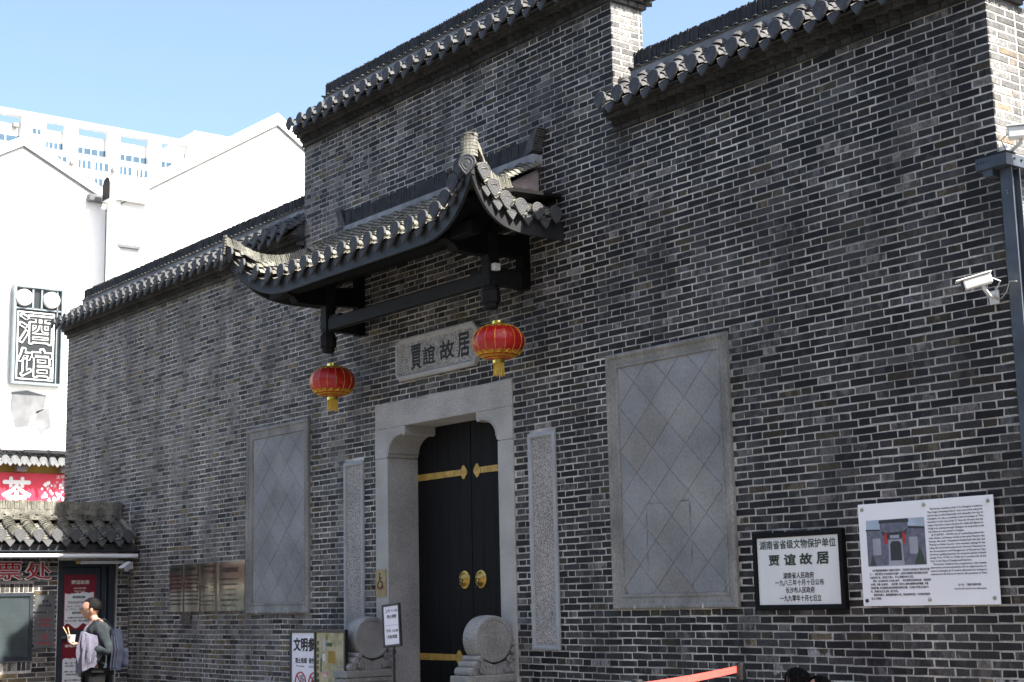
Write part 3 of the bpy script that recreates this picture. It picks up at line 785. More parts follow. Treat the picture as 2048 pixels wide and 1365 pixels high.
for s in (-1, 1):
    ys = [-0.15, -0.375, -0.6, -0.81, -1.0, -1.15]
    for i, y in enumerate(ys):
        P = side_path(s, y); mb = MB(); tile_run(mb, P, (0, 1, 0), 0.068, 0.06, 0.02, jit=0.004); mb.build('tile_row', 'tile_old', canopy, smooth=True)
        put(CAP, 'cap_tile', canopy, P[0] + Vector((s * 0.04, 0, 0.03)), s * PI / 2, RAD(-3), 1.0)
        if i < len(ys) - 1:
            yv = (y + ys[i + 1]) / 2; Q = [p - Vector((0, 0, 0.035)) for p in side_path(s, yv)]
            vb = MB(); valley_run(vb, Q, (0, 1, 0), 0.075, 0.07); vb.build('valley_tiles', 'tile_old', canopy)
            put(DRIP, 'drip_tile', canopy, Q[0] + Vector((s * 0.006, 0, -0.015)), s * PI / 2, RAD(-6), 0.95)
    # gable triangle above the side skirt, verge tiles on top
    gb = MB(); gb.prism([(s * 1.74, -0.0, 5.5), (s * 1.74, -0.5, 5.5), (s * 1.74, -0.47, 5.62), (s * 1.74, 0.0, 5.88)], (s * 0.03, 0, 0)); gb.build('gable_infill', 'pinkish_cement', canopy)
    vg = MB(); tile_run(vg, [(s * 1.8, -0.56, 5.63), (s * 1.8, -0.02, 5.9)], (1, 0, 0), 0.07, 0.055, 0.02); vg.build('verge_tiles', 'tile_old', canopy, smooth=True)
    # hip of tiles set on edge, sweeping up to the corner
    hp = MB(); N = 46; prevp = None
    for i in range(N):
        t = i / (N - 1); p = hip_at_x(1.78 + 0.59 * t); up_ = 0.0
        if t > 0.6: up_ = ((t - 0.6) / 0.4) ** 1.8 * 0.1
        c = Vector((s * p.x, p.y, p.z + 0.06 + up_))
        d = Vector((s * 0.56, -0.83, 0)).normalized(); sd = Vector((-d.y, d.x, 0))
        lean = d * (0.03 + 0.02 * t); hh = 0.12 - 0.03 * t; w = 0.078
        a = [c - d * 0.009 - sd * w, c + d * 0.009 - sd * w, c + d * 0.009 + sd * w, c - d * 0.009 + sd * w]
        j = [Vector((rng.uniform(-.004, .004), rng.uniform(-.004, .004), rng.uniform(-.006, .006))) for _ in range(4)]
        lo_ = [q - Vector((0, 0, 0.08)) for q in a]; hi_ = [q + Vector((0, 0, hh * 0.5)) + lean + jj - (sd * w * 0.25 * (1 if k > 1 else -1)) for k, (q, jj) in enumerate(zip(a, j))]
        hp.add(lo_ + hi_, [(0, 3, 2, 1), (4, 5, 6, 7), (0, 1, 5, 4), (1, 2, 6, 5), (2, 3, 7, 6), (3, 0, 4, 7)])
    tag(hp.build('hip_tiles', 'tile_old', canopy), kind='stuff')
    # upturned tip: a little column of curved tiles with a disc below
    d = Vector((s * 0.56, -0.83, 0)).normalized(); sd = Vector((-d.y, d.x, 0))
    for i in range(7):
        tp = MB(); base = Vector((s * 2.36, -1.3, 5.62)) + d * (0.045 - 0.004 * i) + Vector((0, 0, 0.033 * i)); rings = []
        for dz, rr in ((0.0, 0.092), (0.03, 0.084), (0.03, 0.068), (0.0, 0.074)):
            rings.append([base + sd * (rr * math.cos(PI * q / 8) * (1 - 0.005 * i)) + d * (rr * 0.55 * math.sin(PI * q / 8)) + Vector((0, 0, dz + 0.012 * math.sin(PI * q / 8))) for q in range(9)])
        rings.append(rings[0]); tp.rings(rings, cap=False, closed=False); tp.build('tip_tile', 'tile_old', canopy)
    put(CAP, 'cap_tile', canopy, Vector((s * 2.36, -1.3, 5.55)) + d * 0.1, s * math.atan2(0.56, 0.83), RAD(-4), 1.15)
# main ridge
rb = MB(); rb.box(-1.74, 1.84, -0.13, -0.002, 5.88, 6.0); rb.build('ridge_band', 'plaster', canopy)
rd = MB(); standing_tiles(rd, (-1.72, -0.066, 6.002), (1.76, -0.066, 6.002), 0.165, 0.11, 0.02); tag(rd.build('ridge_tiles', 'tile_black', canopy), kind='stuff')
for s in (-1, 1):
    for i in range(10):
        h = MB(); t = i / 9; M = Matrix.Translation((s * (1.78 + 0.09 * t ** 1.3), -0.07, 6.03 + 0.2 * t)) @ Matrix.Rotation(s * -0.3 * (1 + 0.4 * t), 4, 'Y')
        h.rbox(-0.09 * (1 - 0.2 * t), 0.07 * (1 - 0.1 * t), -0.06, 0.06, -0.01, 0.012, 0.004, M); h.build('ridge_end_tile', 'tile', canopy)
# timber brackets, hanging posts and beams
for s in (-1, 1):
    X = s * 1.54
    w = MB(); w.rbox(X - 0.065, X + 0.065, -0.09, -0.003, 4.66, 5.35, 0.006); w.build('wall_post', 'black_wood', canopy)
    a = MB(); a.rbox(X - 0.05, X + 0.05, -0.42, -0.092, 4.67, 4.85, 0.008); a.build('lower_arm', 'dark_wood', canopy)
    u = MB(); u.prism([(X - 0.06, -0.0, 5.22), (X - 0.06, -1.02, 5.12), (X - 0.06, -1.05, 5.06), (X - 0.06, -0.95, 5.02), (X - 0.06, -0.9, 4.96), (X - 0.06, -0.7, 4.95), (X - 0.06, 0.0, 5.0)], (0.12, 0, 0)); u.build('upper_arm', 'black_wood', canopy)
    p = MB(); p.rbox(X - 0.065, X + 0.065, -0.53, -0.4, 4.66, 5.2, 0.012)
    post = p.build('hanging_post', 'dark_wood', canopy)
    prof = [(0.05, 4.42), (0.055, 4.425), (0.072, 4.43), (0.08, 4.45), (0.078, 4.475), (0.098, 4.49), (0.1, 4.6), (0.088, 4.615), (0.092, 4.63), (0.075, 4.64), (0.07, 4.66), (0.075, 4.68), (0.075, 4.7)]
    q = MB(); q.lathe([(r, z) for r, z in prof], (X, -0.465, 0), 8); q.build('post_drop', 'dark_wood', canopy)
    tn = MB(); tn.rbox(X + s * 0.09 - 0.035, X + s * 0.09 + 0.035, -0.5, -0.43, 4.8, 4.87, 0.006); tn.build('tenon', 'white_plastic' if s > 0 else 'dark_wood', canopy)  # right tenon coloured white to stand for its sunlit end
    cw = MB()
    cw.prism([(X - s * 0.08, -0.5, 4.84), (X - s * 0.3, -0.5, 4.84), (X - s * 0.26, -0.5, 4.76), (X - s * 0.2, -0.5, 4.72), (X - s * 0.08, -0.5, 4.64)], (0, 0.06, 0)); cw.build('beam_bracket', 'dark_wood', canopy)
bm_ = MB(); bm_.rbox(-1.47, 1.47, -0.515, -0.415, 4.67, 4.81, 0.012); bm_.build('cross_beam', 'dark_wood', canopy)
bm2 = MB(); bm2.rbox(-1.95, 1.95, -1.0, -0.88, 5.05, 5.19, 0.012); bm2.build('eave_beam', 'black_wood', canopy)
bm3 = MB(); bm3.rbox(-1.8, 1.8, -0.5, -0.4, 5.2, 5.34, 0.012); bm3.build('upper_beam', 'black_wood', canopy)

# ---- name tablet over the door
tb = MB(); c_ = 0.075; X0, X1, Z0, Z1 = -0.78, 0.748, 4.015, 4.49
def octo(d, y): return [Vector(p) for p in ((X0 + d, y, Z0 + c_ + d * .4), (X0 + c_ + d * .4, y, Z0 + d), (X1 - c_ - d * .4, y, Z0 + d), (X1 - d, y, Z0 + c_ + d * .4), (X1 - d, y, Z1 - c_ - d * .4), (X1 - c_ - d * .4, y, Z1 - d), (X0 + c_ + d * .4, y, Z1 - d), (X0 + d, y, Z1 - c_ - d * .4))]
tb.rings([octo(0, 0.0), octo(0, -0.05), octo(0.015, -0.062), octo(0.045, -0.062), octo(0.062, -0.04), octo(0.065, -0.036)], cap=True)
tab = tag(tb.build('name_tablet', 'granite'), 'pale granite tablet with clipped corners and four black characters above the door', 'tablet')
fc = MB(); fc.add(octo(0.066, -0.0375), [tuple(range(8))]); fc.build('tablet_face', 'granite_rough', tab)
lettering([('賈', -0.484, -0.291, 4.115, 4.385, 0.02), ('誼', -0.252, -0.025, 4.14, 4.34, 0.02), ('故', 0.07, 0.326, 4.15, 4.345, 0.024), ('居', 0.4, 0.6, 4.135, 4.385, 0.024)], (0, -0.038, 0), (1, 0, 0.0), (0, 0, 1), (0, -1, 0), 'ink', tab, lift=0.002)
# ================================================================== LANTERNS
def lantern(x, label):
    y, zc, R, H = -0.4, 4.095, 0.262, 0.175
    t = thing('lantern', label, 'lantern', (x, y, 3.77), 'red silk lanterns under the canopy')
    NR = 16
    bodyM = MB(); rings = []
    for i in range(15):
        a = -1.28 + 2.56 * i / 14; ring = []
        for k_ in range(NR * 4):
            ph = 2 * PI * k_ / (NR * 4); sc_ = 1 - 0.016 * math.sin(PI * (k_ % 4) / 4)
            ring.append(Vector((x + R * math.cos(a) ** 0.8 * sc_ * math.cos(ph), y + R * math.cos(a) ** 0.8 * sc_ * math.sin(ph), zc + H * math.sin(a))))
        rings.append(ring)
    bodyM.rings(rings); body = bodyM.build('lantern_body', 'red_silk', t, smooth=True)
    S = lambda a, ph, o=0.003: Vector((x + (R * max(0.0, math.cos(a)) ** 0.8 + o) * math.cos(ph), y + (R * max(0.0, math.cos(a)) ** 0.8 + o) * math.sin(ph), zc + (H + o) * math.sin(a)))
    for k_ in range(NR):
        rbm = MB(); rbm.tube([S(-1.2 + 2.4 * i / 14, 2 * PI * k_ / NR, 0.001) for i in range(15)], 0.0022, 5); rbm.build('rib', 'gold_trim', body)
    tr = MB()
    for sg, lims in ((-1, (1.2, 1.02, 0.93, 0.8)), (1, (1.25, 1.12))):
        for a in lims: tr.tube([S(sg * a, 2 * PI * k_ / 48) for k_ in range(49)], 0.0035 if sg < 0 else 0.003, 4, False)
        for k_ in range(NR):
            p0 = 2 * PI * (k_ + 0.5) / NR; base = 0.8 if sg < 0 else 1.1
            for wd, dp in (((0.17, 0.17), (0.1, 0.1), (0.05, 0.04)) if sg < 0 else ((0.16, 0.16),)):
                tr.tube([S(sg * (base - dp * math.sin(PI * i / 8) * (1 - 0.25 * math.cos(2 * PI * i / 8))), p0 + wd * math.cos(PI * i / 8)) for i in range(9)], 0.0036, 4, False)
            if sg < 0:
                for q in range(2): tr.tube([S(-(0.97 + 0.05 * math.cos(2 * PI * i / 7)), p0 + 0.1 * (q - .5) * 2 + 0.06 * math.sin(2 * PI * i / 7)) for i in range(8)], 0.003, 4, False)
    tag(tr.build('gold_border', 'gold_trim', body), kind='stuff')
    for z0, z1, nm in ((zc + H - 0.012, zc + H + 0.036, 'top_cap'), (zc - H - 0.034, zc - H + 0.012, 'bottom_cap')):
        c = MB(); c.lathe([(0.03, z0), (0.058, z0), (0.06, (z0 + z1) / 2), (0.058, z1), (0.05, z1), (0.048, z1 - 0.004)], (x, y, 0), 20); c.build(nm, 'gold_foil', t, smooth=True)
    ts = MB()
    for k_ in range(44):
        ph = 2 * PI * k_ / 44; r0 = 0.05 * rng.uniform(.85, 1.05); L = rng.uniform(0.115, 0.135); r1 = r0 * rng.uniform(1.05, 1.25)
        ts.tube([(x + r0 * math.cos(ph), y + r0 * math.sin(ph), zc - H - 0.03), (x + r1 * math.cos(ph), y + r1 * math.sin(ph), zc - H - 0.03 - L)], 0.0032, 4)
    tag(ts.build('tassel', 'tassel', t), kind='stuff')
    w = MB(); w.tube([(x, y, zc + H + 0.03), (x + 0.002, y - 0.01, zc + H + 0.25), (x - 0.003, y - 0.03, 4.85)], 0.0025, 5); w.build('hanging_wire', 'iron', t)
lantern(1.565, 'red silk lantern with gold trim beside the name tablet, the nearer of two')
lantern(-1.55, 'red silk lantern with gold trim under the far canopy post')

# ================================================================== DRUM STONES
def drum_stone(sx, label):
    c = sx * 1.09
    t = thing('drum_stone', label, 'drum stone', (c, -0.26, 0), 'carved drum stones flanking the door')
    hw = 0.11; cy, cz, r = -0.245, 1.215, 0.232
    d = MB(); d.lathe([(0.001, -hw + .004), (r - 0.05, -hw + .004), (r - 0.046, -hw - .004), (r - 0.014, -hw - .004), (r - 0.008, -hw + 0.004), (r - 0.004, -hw + 0.03), (r, 0), (r - 0.004, hw - 0.03), (r - 0.008, hw - 0.004), (r - 0.014, hw + .004), (r - 0.046, hw + .004), (r - 0.05, hw - .004), (0.001, hw - .004)], (c, cy, cz), 40, 'X')
    d.build('drum', 'granite_dark', t, smooth=True)
    for yy, zz, rr in ((-0.43, 1.03, 0.034), (-0.475, 0.975, 0.038), (-0.52, 0.91, 0.044), (0.0, 1.03, 0.03), (0.01, 0.965, 0.035)):
        sc_ = MB(); sc_.lathe([(rr * .6, -hw - .028), (rr, -hw - 0.015), (rr, hw + 0.015), (rr * .6, hw + .028)], (c, yy, zz), 16, 'X'); sc_.build('scroll_roll', 'granite_dark', t, smooth=True)
    ba = MB(); ba.prism([(c - hw - .004, -0.53, 0.875), (c - hw - .004, 0.0 - 0.014, 0.875), (c - hw - .004, -0.014, 1.05), (c - hw - .004, -0.1, 1.0), (c - hw - .004, -0.25, 0.965), (c - hw - .004, -0.4, 1.02)], (2 * hw + .008, 0, 0)); ba.build('saddle', 'granite_dark', t)
    sp = MB()
    for side in (-1, 1):
        xx = c + side * (hw + 0.026)
        for yy, zz, rr, tw in ((-0.43, 1.03, 0.03, 1), (-0.475, 0.972, 0.034, 1), (-0.515, 0.912, 0.04, 1), (-0.42, 0.93, 0.035, -1), (-0.08, 1.02, 0.035, 1), (-0.045, 0.94, 0.04, -1), (-0.03, 1.1, 0.028, 1), (-0.12, 0.93, 0.035, -1), (-0.022, 1.17, 0.02, 1)):
            sp.tube([(xx, yy + rr * (1 - i / 22) * math.cos(tw * i * 0.62), zz + rr * (1 - i / 22) * math.sin(tw * i * 0.62)) for i in range(20)], 0.009, 5)
        for i in range(6): sp.tube([(xx - side * .016, -0.36 + 0.045 * i, 0.885), (xx - side * .016, -0.345 + 0.043 * i, 0.93), (xx - side * .014, -0.37 + 0.05 * i, 0.972)], 0.01, 5)
    tag(sp.build('scroll_carving', 'granite_dark', t, smooth=True), kind='stuff')
    pl = MB(); pl.rbox(c - 0.15, c + 0.15, -0.6, -0.014, 0.8, 0.875, 0.012); pl.rbox(c - 0.135, c + 0.135, -0.575, -0.014, 0.745, 0.8, 0.012); pl.build('plinth_cap', 'granite_dark', t)
    zg = MB()
    for i in range(12): zg.lathe([(0.02, -0.142), (0.024, -0.138), (0.024, 0.138), (0.02, 0.142)], (c, -0.56 + i * 0.047, 0.772), 8, 'X')
    for i in range(6): zg.lathe([(0.02, -0.59), (0.024, -0.585), (0.02, -0.565)], (c - 0.118 + i * 0.047, 0, 0.772), 8, 'Y')
    tag(zg.build('petal_border', 'granite_dark', t, smooth=True), kind='stuff')
    p2 = MB(); p2.rbox(c - 0.14, c + 0.14, -0.58, -0.014, 0.0, 0.745, 0.015); p2.build('pedestal', 'granite_dark', t)
drum_stone(1, 'carved granite drum stone right of the black door, with a chipped top')
drum_stone(-1, 'carved granite drum stone left of the door, half behind the small stand sign')

# ================================================================== SIGNS ON THE WALL
X_, Z_, N_ = (1, 0, 0), (0, 0, 1), (0, -1, 0)
# acrylic information board
ib = MB(); ib.rbox(5.586, 6.797, -0.034, -0.026, 1.485, 2.257, 0.002)
board_ = tag(ib.build('information_board', 'acrylic'), 'white acrylic information board with a photo and bilingual text near the corner', 'information board')
for px, pz in ((5.625, 2.215), (6.2, 2.22), (6.752, 2.215), (5.625, 1.525), (6.2, 1.525), (6.752, 1.53)):
    s = MB(); s.lathe([(0.001, -0.046), (0.012, -0.045), (0.0145, -0.041), (0.0145, 0.0)], (px, 0, pz), 14, 'Y'); s.build('standoff_screw', 'screw' if (px, pz) != (5.625, 1.525) else 'black_plastic', board_, smooth=True)
O = (5.586, -0.0345, 1.485)
ph = MB()
def flat(name, m, u0, u1, v0, v1, d, par, O=O):
    q = MB(); q.add([(O[0] + u0, O[1] - d, O[2] + v0), (O[0] + u1, O[1] - d, O[2] + v0), (O[0] + u1, O[1] - d, O[2] + v1), (O[0] + u0, O[1] - d, O[2] + v1)], [(0, 1, 2, 3)]); return q.build(name, m, par)
flat('photo_print', 'photo_sky', 0.07, 0.61, 0.295, 0.645, 0.0006, board_)
def polyf(m, pts, d, nm='photo_detail'):
    q = MB(); q.add([(O[0] + a, O[1] - d, O[2] + b) for a, b in pts], [tuple(range(len(pts)))]); q.build(nm, m, board_)
polyf('photo_wall', [(0.07, 0.3), (0.61, 0.3), (0.61, 0.56), (0.46, 0.57), (0.46, 0.62), (0.2, 0.62), (0.2, 0.555), (0.07, 0.56)], 0.0009)
polyf('photo_dark', [(0.065, 0.562), (0.2, 0.557), (0.2, 0.572), (0.065, 0.577)], 0.0012); polyf('photo_dark', [(0.46, 0.57), (0.61, 0.56), (0.61, 0.577), (0.46, 0.588)], 0.0012)
polyf('photo_dark', [(0.19, 0.617), (0.47, 0.617), (0.465, 0.645), (0.195, 0.642)], 0.0012)
polyf('photo_dark', [(0.205, 0.555), (0.25, 0.545), (0.42, 0.55), (0.455, 0.575), (0.44, 0.53), (0.4, 0.5), (0.26, 0.498), (0.22, 0.53)], 0.0013)
for a, b in ((0.125, 0.2), (0.465, 0.54)): polyf('photo_pale', [(a, 0.38), (b, 0.38), (b, 0.505), (a, 0.505)], 0.0012)
polyf('photo_pale', [(0.265, 0.3), (0.41, 0.3), (0.4, 0.49), (0.275, 0.49)], 0.0012); polyf('photo_dark', [(0.285, 0.335), (0.39, 0.335), (0.388, 0.46), (0.37, 0.48), (0.305, 0.48), (0.287, 0.46)], 0.0015)
polyf('photo_pale', [(0.29, 0.502), (0.375, 0.502), (0.375, 0.525), (0.29, 0.525)], 0.0015)
for a in (0.237, 0.405): polyf('no_red', [(a, 0.46), (a + .025, 0.46), (a + .025, 0.54), (a, 0.54)], 0.0016)
polyf('photo_green', [(0.5, 0.3), (0.6, 0.3), (0.58, 0.37), (0.555, 0.43), (0.53, 0.37)], 0.0016); polyf('photo_green', [(0.09, 0.3), (0.15, 0.3), (0.13, 0.36), (0.11, 0.38)], 0.0016)
eng = ['   The former residence of Jia Yi in Changsha is hailed as', '"The Origin of Huxiang Culture" and is one of the oldest his-', 'torical sites in the historically and culturally rich city of', 'Changsha. It is also a symbolic cultural heritage of "The', 'Hometown of Qu Yuan and Jia Yi." Since the Western Han Dy-', 'nasty, it has been a must-visit place for celebrated figures ar-', 'riving in or passing through Changsha. Its long history and', 'rich culture are unmatched in Changsha.', '   Jia Yi (200 BC - 168 BC) was an outstanding political the-', 'orist, thinker, and literary scholar in the early Western Han', 'Dynasty. His works " Disquisition Finding Fault with Qin" and', '"Policies on Public Security" were essential readings for the', 'ruling elite of successive generations. His work "Discourse on', 'the Accumulation and Management of Resources" also', 'served as a guiding document for economic policies in feudal', 'society. From 177 BC to 174 BC, Jia Yi served as the Grand', 'Tutor to the King of Changsha and lived here.', '   The former residence has a long history, with multiple', 'destructions and reconstructions, but its original site has re-', 'mained unchanged. Jia Yi\'s well is still-preserved, making it a', 'monument in the history of cultural relic protection in China.']
L_ = []
for i, s in enumerate(eng):
    v = 0.69 - i * 0.0238; u0 = 0.665 if s.startswith('   ') else 0.64; s = s.strip(); w = 1.12 - u0
    if s.endswith('.') and len(s) < 50: w = 0.48 * len(s) / 60
    L_.append((s, u0, u0 + w, v, v + 0.0165))
chn = ['长沙贾谊故居被誉为“湖湘文化源头”，为历史文化名城长沙“最古的古迹”', '之一，也是“屈贾之乡”标志性的文化遗产。从西汉以来就成为到访和路过长沙的', '名流必到之处，其历史之悠久，文化之厚重为长沙之冠。', '贾谊（公元前200年-公元前168年），西汉初期杰出的政论家、思想家和', '文学家。所著《过秦论》、《治安策》为历代上层统治集团的必修典籍，所著', '《论积贮疏》亦为封建社会经济政策的指导性文献。公元前177年至公元前174', '年，贾谊任长沙王太傅，居于此处。', '故居历史悠久，屡毁屡建而基址不变，贾谊井保存完好，为中国文物保护', '史上之奇迹。']
for i, s in enumerate(chn):
    u0 = 0.105 if i in (0, 3, 7) else 0.08; L_.append((s, u0, u0 + min(0.53, 0.53 * len(s) / 33), 0.255 - i * 0.026, 0.273 - i * 0.026))
L_ += [('扫一扫，了解更多精彩内容', 0.87, 1.06, 0.135, 0.152, 0.012), ('Scan the QR code for more information', 0.835, 1.105, 0.108, 0.122)]
lettering(L_, O, X_, Z_, N_, 'ink', board_, lift=0.001, bold=0.012)

# black framed stone tablet
pf = MB(); rect_frame(pf, 4.478, 5.42, 1.462, 2.085, [(0, 0.004), (0, -0.045), (0.006, -0.05), (0.036, -0.05), (0.042, -0.03), (0.042, 0.0)])
plq = tag(pf.build('heritage_plaque', 'black_wood'), 'white marble plaque in black frame with green and black inscription', 'plaque')
pp = MB(); pp.box(4.5205, 5.3775, -0.034, -0.004, 1.5045, 2.0425); pp.build('marble_slab', 'marble_white', plq)
O2 = (4.52, -0.0345, 1.505)
lettering([('湖南省省级文物保护单位', 0.03, 0.83, 0.445, 0.515)], O2, X_, Z_, N_, 'ink_green', plq, bold=0.014)
lettering([('贾', 0.125, 0.235, 0.315, 0.395), ('谊', 0.29, 0.41, 0.315, 0.4), ('故', 0.455, 0.58, 0.315, 0.4), ('居', 0.63, 0.75, 0.315, 0.405)], O2, X_, Z_, N_, 'ink_green', plq, bold=0.03)
lettering([('湖南省人民政府', 0.27, 0.59, 0.205, 0.255), ('一九八三年十月十日公布', 0.18, 0.69, 0.15, 0.198), ('长沙市人民政府', 0.29, 0.59, 0.09, 0.138), ('一九九零年十月七日立', 0.225, 0.655, 0.025, 0.075)], O2, X_, Z_, N_, 'ink', plq, bold=0.012)

# four brass notice plates
pl_lines = [[('参观须知', .3, .7, .86, .93)] + [('请自觉遵守参观秩序保持安静', .1, .9, .74 - i * .085, .775 - i * .085) for i in range(8)],
            [('贾谊故居简介', .25, .75, .86, .93)] + [('西汉时期政论家文学家故居', .1, .9, .74 - i * .085, .775 - i * .085) for i in range(8)],
            [('贾谊故居文物保护示意图表', .1, .95, .9, .945), ('名称', .12, .25, .8, .835), ('面积', .35, .48, .8, .835), ('年代', .56, .69, .8, .835), ('保护范围', .74, .9, .77, .84)] + [('平方米', .74, .9, .66 - i * .07, .69 - i * .07) for i in range(5)] + [('建筑', .1, .22, .5, .535), ('砖木结构', .26, .48, .47, .5), ('说明', .1, .22, .28, .31), ('文物保护单位管理办法规定', .26, .9, .31, .335), ('严禁烟火注意安全爱护', .1, .9, .2, .225), ('共同维护历史文化遗产', .1, .85, .12, .145)],
            [('开放时间', .25, .74, .77, .875, .02), ('每周二至周日9:00-17:00', .2, .76, .62, .66), ('凭有效证件免费参观', .24, .72, .515, .555), ('上午11:30停止入馆', .28, .7, .41, .45), ('下午16:30停止入馆', .28, .7, .305, .345), ('每日最大承载量2500人次', .2, .78, .2, .24), ('瞬时最大承载量275人次', .24, .74, .095, .135)]]
xsb = [-6.49, -6.035, -5.55, -5.085, -4.305]
labs = ['leftmost of four brass notice plates, dark reflection all over it', 'second brass notice plate from the left, half dark and half bright', 'third brass notice plate from the left, with small table text', 'widest brass notice plate, giving the opening hours beside the stone panel']
for i in range(4):
    a, b = xsb[i] + 0.004, xsb[i + 1] - 0.004; q = MB(); rows = []
    n = 10
    for k_ in range(n + 1):      # thin sheet that bows slightly
        u = k_ / n; bow = 0.008 * math.sin(PI * u) + (0.012 * math.exp(-((u - 0.97) / 0.06) ** 2) if i < 3 else -0.006 * math.exp(-((u - 0.1) / 0.1) ** 2))
        rows.append([(a + (b - a) * u, -0.03 - bow, 1.525), (a + (b - a) * u, -0.03 - bow, 2.165), (a + (b - a) * u, -0.004, 2.165), (a + (b - a) * u, -0.004, 1.525)])
    q.rings(rows); p = tag(q.build('brass_plate', 'brushed_brass', smooth=False), labs[i], 'notice plate', 'brass notice plates')
    w = b - a
    lettering([(l[0], l[1] * w, l[2] * w, l[3] * 0.64, l[4] * 0.64) + tuple(l[5:]) for l in pl_lines[i]], (a, -0.048, 1.525), X_, Z_, N_, 'ink', p, bold=0.009, lift=0.003)
b_ = MB(); b_.rbox(-6.15, -5.86, -0.02, -0.002, 1.36, 1.487, 0.003); tag(b_.build('junction_cover', 'brown_plate'), 'small plain brown cover plate on the bricks below the brass plates', 'cover plate')
mat('plate_brass', (0.3, 0.23, 0.11), 0.5, metal=0.2, var=0.15, vscale=20)
wp = MB(); wp.box(-1.262, -1.05, -0.021, -0.0145, 1.653, 1.955); wpo = tag(wp.build('accessibility_plate', 'plate_brass'), 'small brass plate with a wheelchair symbol on the left door jamb', 'sign plate')
wc = MB(); ow = Vector((-1.165, -0.0225, 1.80))
wc.lathe([(0.001, 0), (0.014, 0), (0.014, -.001)], ow + Vector((-0.01, 0, 0.105)), 12, 'Y')
wc.tube([ow + Vector((-0.01, 0, 0.085)), ow + Vector((-0.005, 0, 0.02)), ow + Vector((0.035, 0, 0.02)), ow + Vector((0.05, 0, -0.05))], 0.007, 5)
wc.tube([ow + Vector((-0.008, 0, 0.06)), ow + Vector((0.03, 0, 0.055))], 0.006, 5)
wc.tube([ow + Vector((-0.005 + 0.045 * math.cos(a / 10 * PI), 0, -0.015 + 0.045 * math.sin(a / 10 * PI))) for a in range(7, 20)], 0.006, 5)
wc.build('wheelchair_symbol', 'ink', wpo)
lettering([('无障碍通道 请按铃', 0.02, 0.19, 0.1, 0.118), ('工作人员为您服务', 0.02, 0.19, 0.075, 0.093)], (-1.262, -0.0212, 1.653), X_, Z_, N_, 'ink_red', wpo)

# ================================================================== STANDS AND BARRIERS
ss = thing('ticket_time_stand', 'small portrait notice on a black pole in front of the left drum stone', 'stand sign', (0.55, -1.0, 0))
TL = Matrix.Translation((0.53, -1.0, 1.37)) @ Matrix.Rotation(RAD(-4), 4, 'Y')
f = MB(); rect_frame(f, -0.155, 0.155, -0.21, 0.21, [(0, 0.014), (0, -0.006), (0.004, -0.01), (0.02, -0.01), (0.024, -0.004), (0.024, 0.002)], 0, TL); f.add([TL @ Vector(p) for p in ((-.155, .014, -.21), (.155, .014, -.21), (.155, .014, .21), (-.155, .014, .21))], [(0, 1, 2, 3)]); f.build('frame', 'black_plastic', ss)
f = MB(); f.box(-0.132, 0.132, -0.001, 0.004, -0.187, 0.187, TL); f.build('sheet', 'lilac_board', ss)
_u, _v, _n = TL.to_3x3() @ Vector((1, 0, 0)), TL.to_3x3() @ Vector((0, 0, 1)), TL.to_3x3() @ Vector((0, -1, 0))
lettering([('上午 11:30', -0.1, 0.11, 0.125, 0.158), ('停止领票', -0.075, 0.09, 0.068, 0.103), ('下午 12:30', -0.1, 0.11, -0.07, -0.037), ('开始领票', -0.08, 0.09, -0.128, -0.093)], TL @ Vector((0, -0.001, 0)), _u, _v, _n, 'ink', ss, bold=0.01)
f = MB(); f.box(-.12, .12, -.0016, -.0011, -0.001, 0.001, TL); f.build('dividing_line', 'ink', ss)
f = MB(); f.tube([(0.545, -0.985, 0.02), (0.545, -0.985, 0.75), (0.545, -0.985, 1.0), (0.545, -0.985, 1.19)], [0.014, 0.014, 0.012, 0.01], 10); f.lathe([(0.016, 1.09), (0.02, 1.1), (0.02, 1.13), (0.016, 1.14)], (0.545, -0.985, 0), 10); f.build('pole', 'black_plastic', ss, smooth=True)
f = MB(); f.lathe([(0.17, 0.001), (0.17, 0.012), (0.03, 0.03), (0.015, 0.05)], (0.545, -0.985, 0), 24); f.build('base', 'black_plastic', ss, smooth=True)

def aboard(name, label, x0, x1, y, z1, face):
    t = thing(name, label, 'notice board', ((x0 + x1) / 2, y, 0))
    m = MB(); rect_frame(m, x0, x1, 0.25, z1, [(0, 0.025), (0, -0.012), (0.005, -0.016), (0.03, -0.016), (0.034, -0.004), (0.034, 0.004)], y); m.box(x0 + .004, x1 - .004, y + 0.005, y + 0.02, 0.26, z1 - 0.004); m.build('frame', 'black_plastic', t)
    m = MB(); m.box(x0 + 0.034, x1 - 0.034, y - 0.002, y + 0.004, 0.284, z1 - 0.034); m.build('poster', face, t)
    for xx in (x0 + 0.02, x1 - 0.02):
        m = MB(); m.tube([(xx, y + 0.03, 0.4), (xx, y + 0.03, 0.02)], 0.012, 8); m.box(xx - .015, xx + .015, y - 0.15, y + 0.18, 0.001, 0.02); m.build('leg', 'black_plastic', t)
    return t
b1 = aboard('visitor_rules_board', 'pale lilac board with large black heading and no smoking symbols', -2.32, -1.4, -0.5, 1.305, 'lilac_board')
O3 = (-2.286, -0.5025, 0.0)
lettering([('文明参观', 0.05, 0.68, 1.07, 1.215, 0.035), ('禁止吸烟', 0.085, 0.335, 0.935, 0.995, 0.02), ('请勿饮食', 0.38, 0.63, 0.935, 0.995, 0.02), ('No smoking', 0.11, 0.28, 0.89, 0.912, 0.01), ('Do not eat or drink', 0.38, 0.63, 0.89, 0.912, 0.01)], O3, X_, Z_, N_, 'ink', b1)
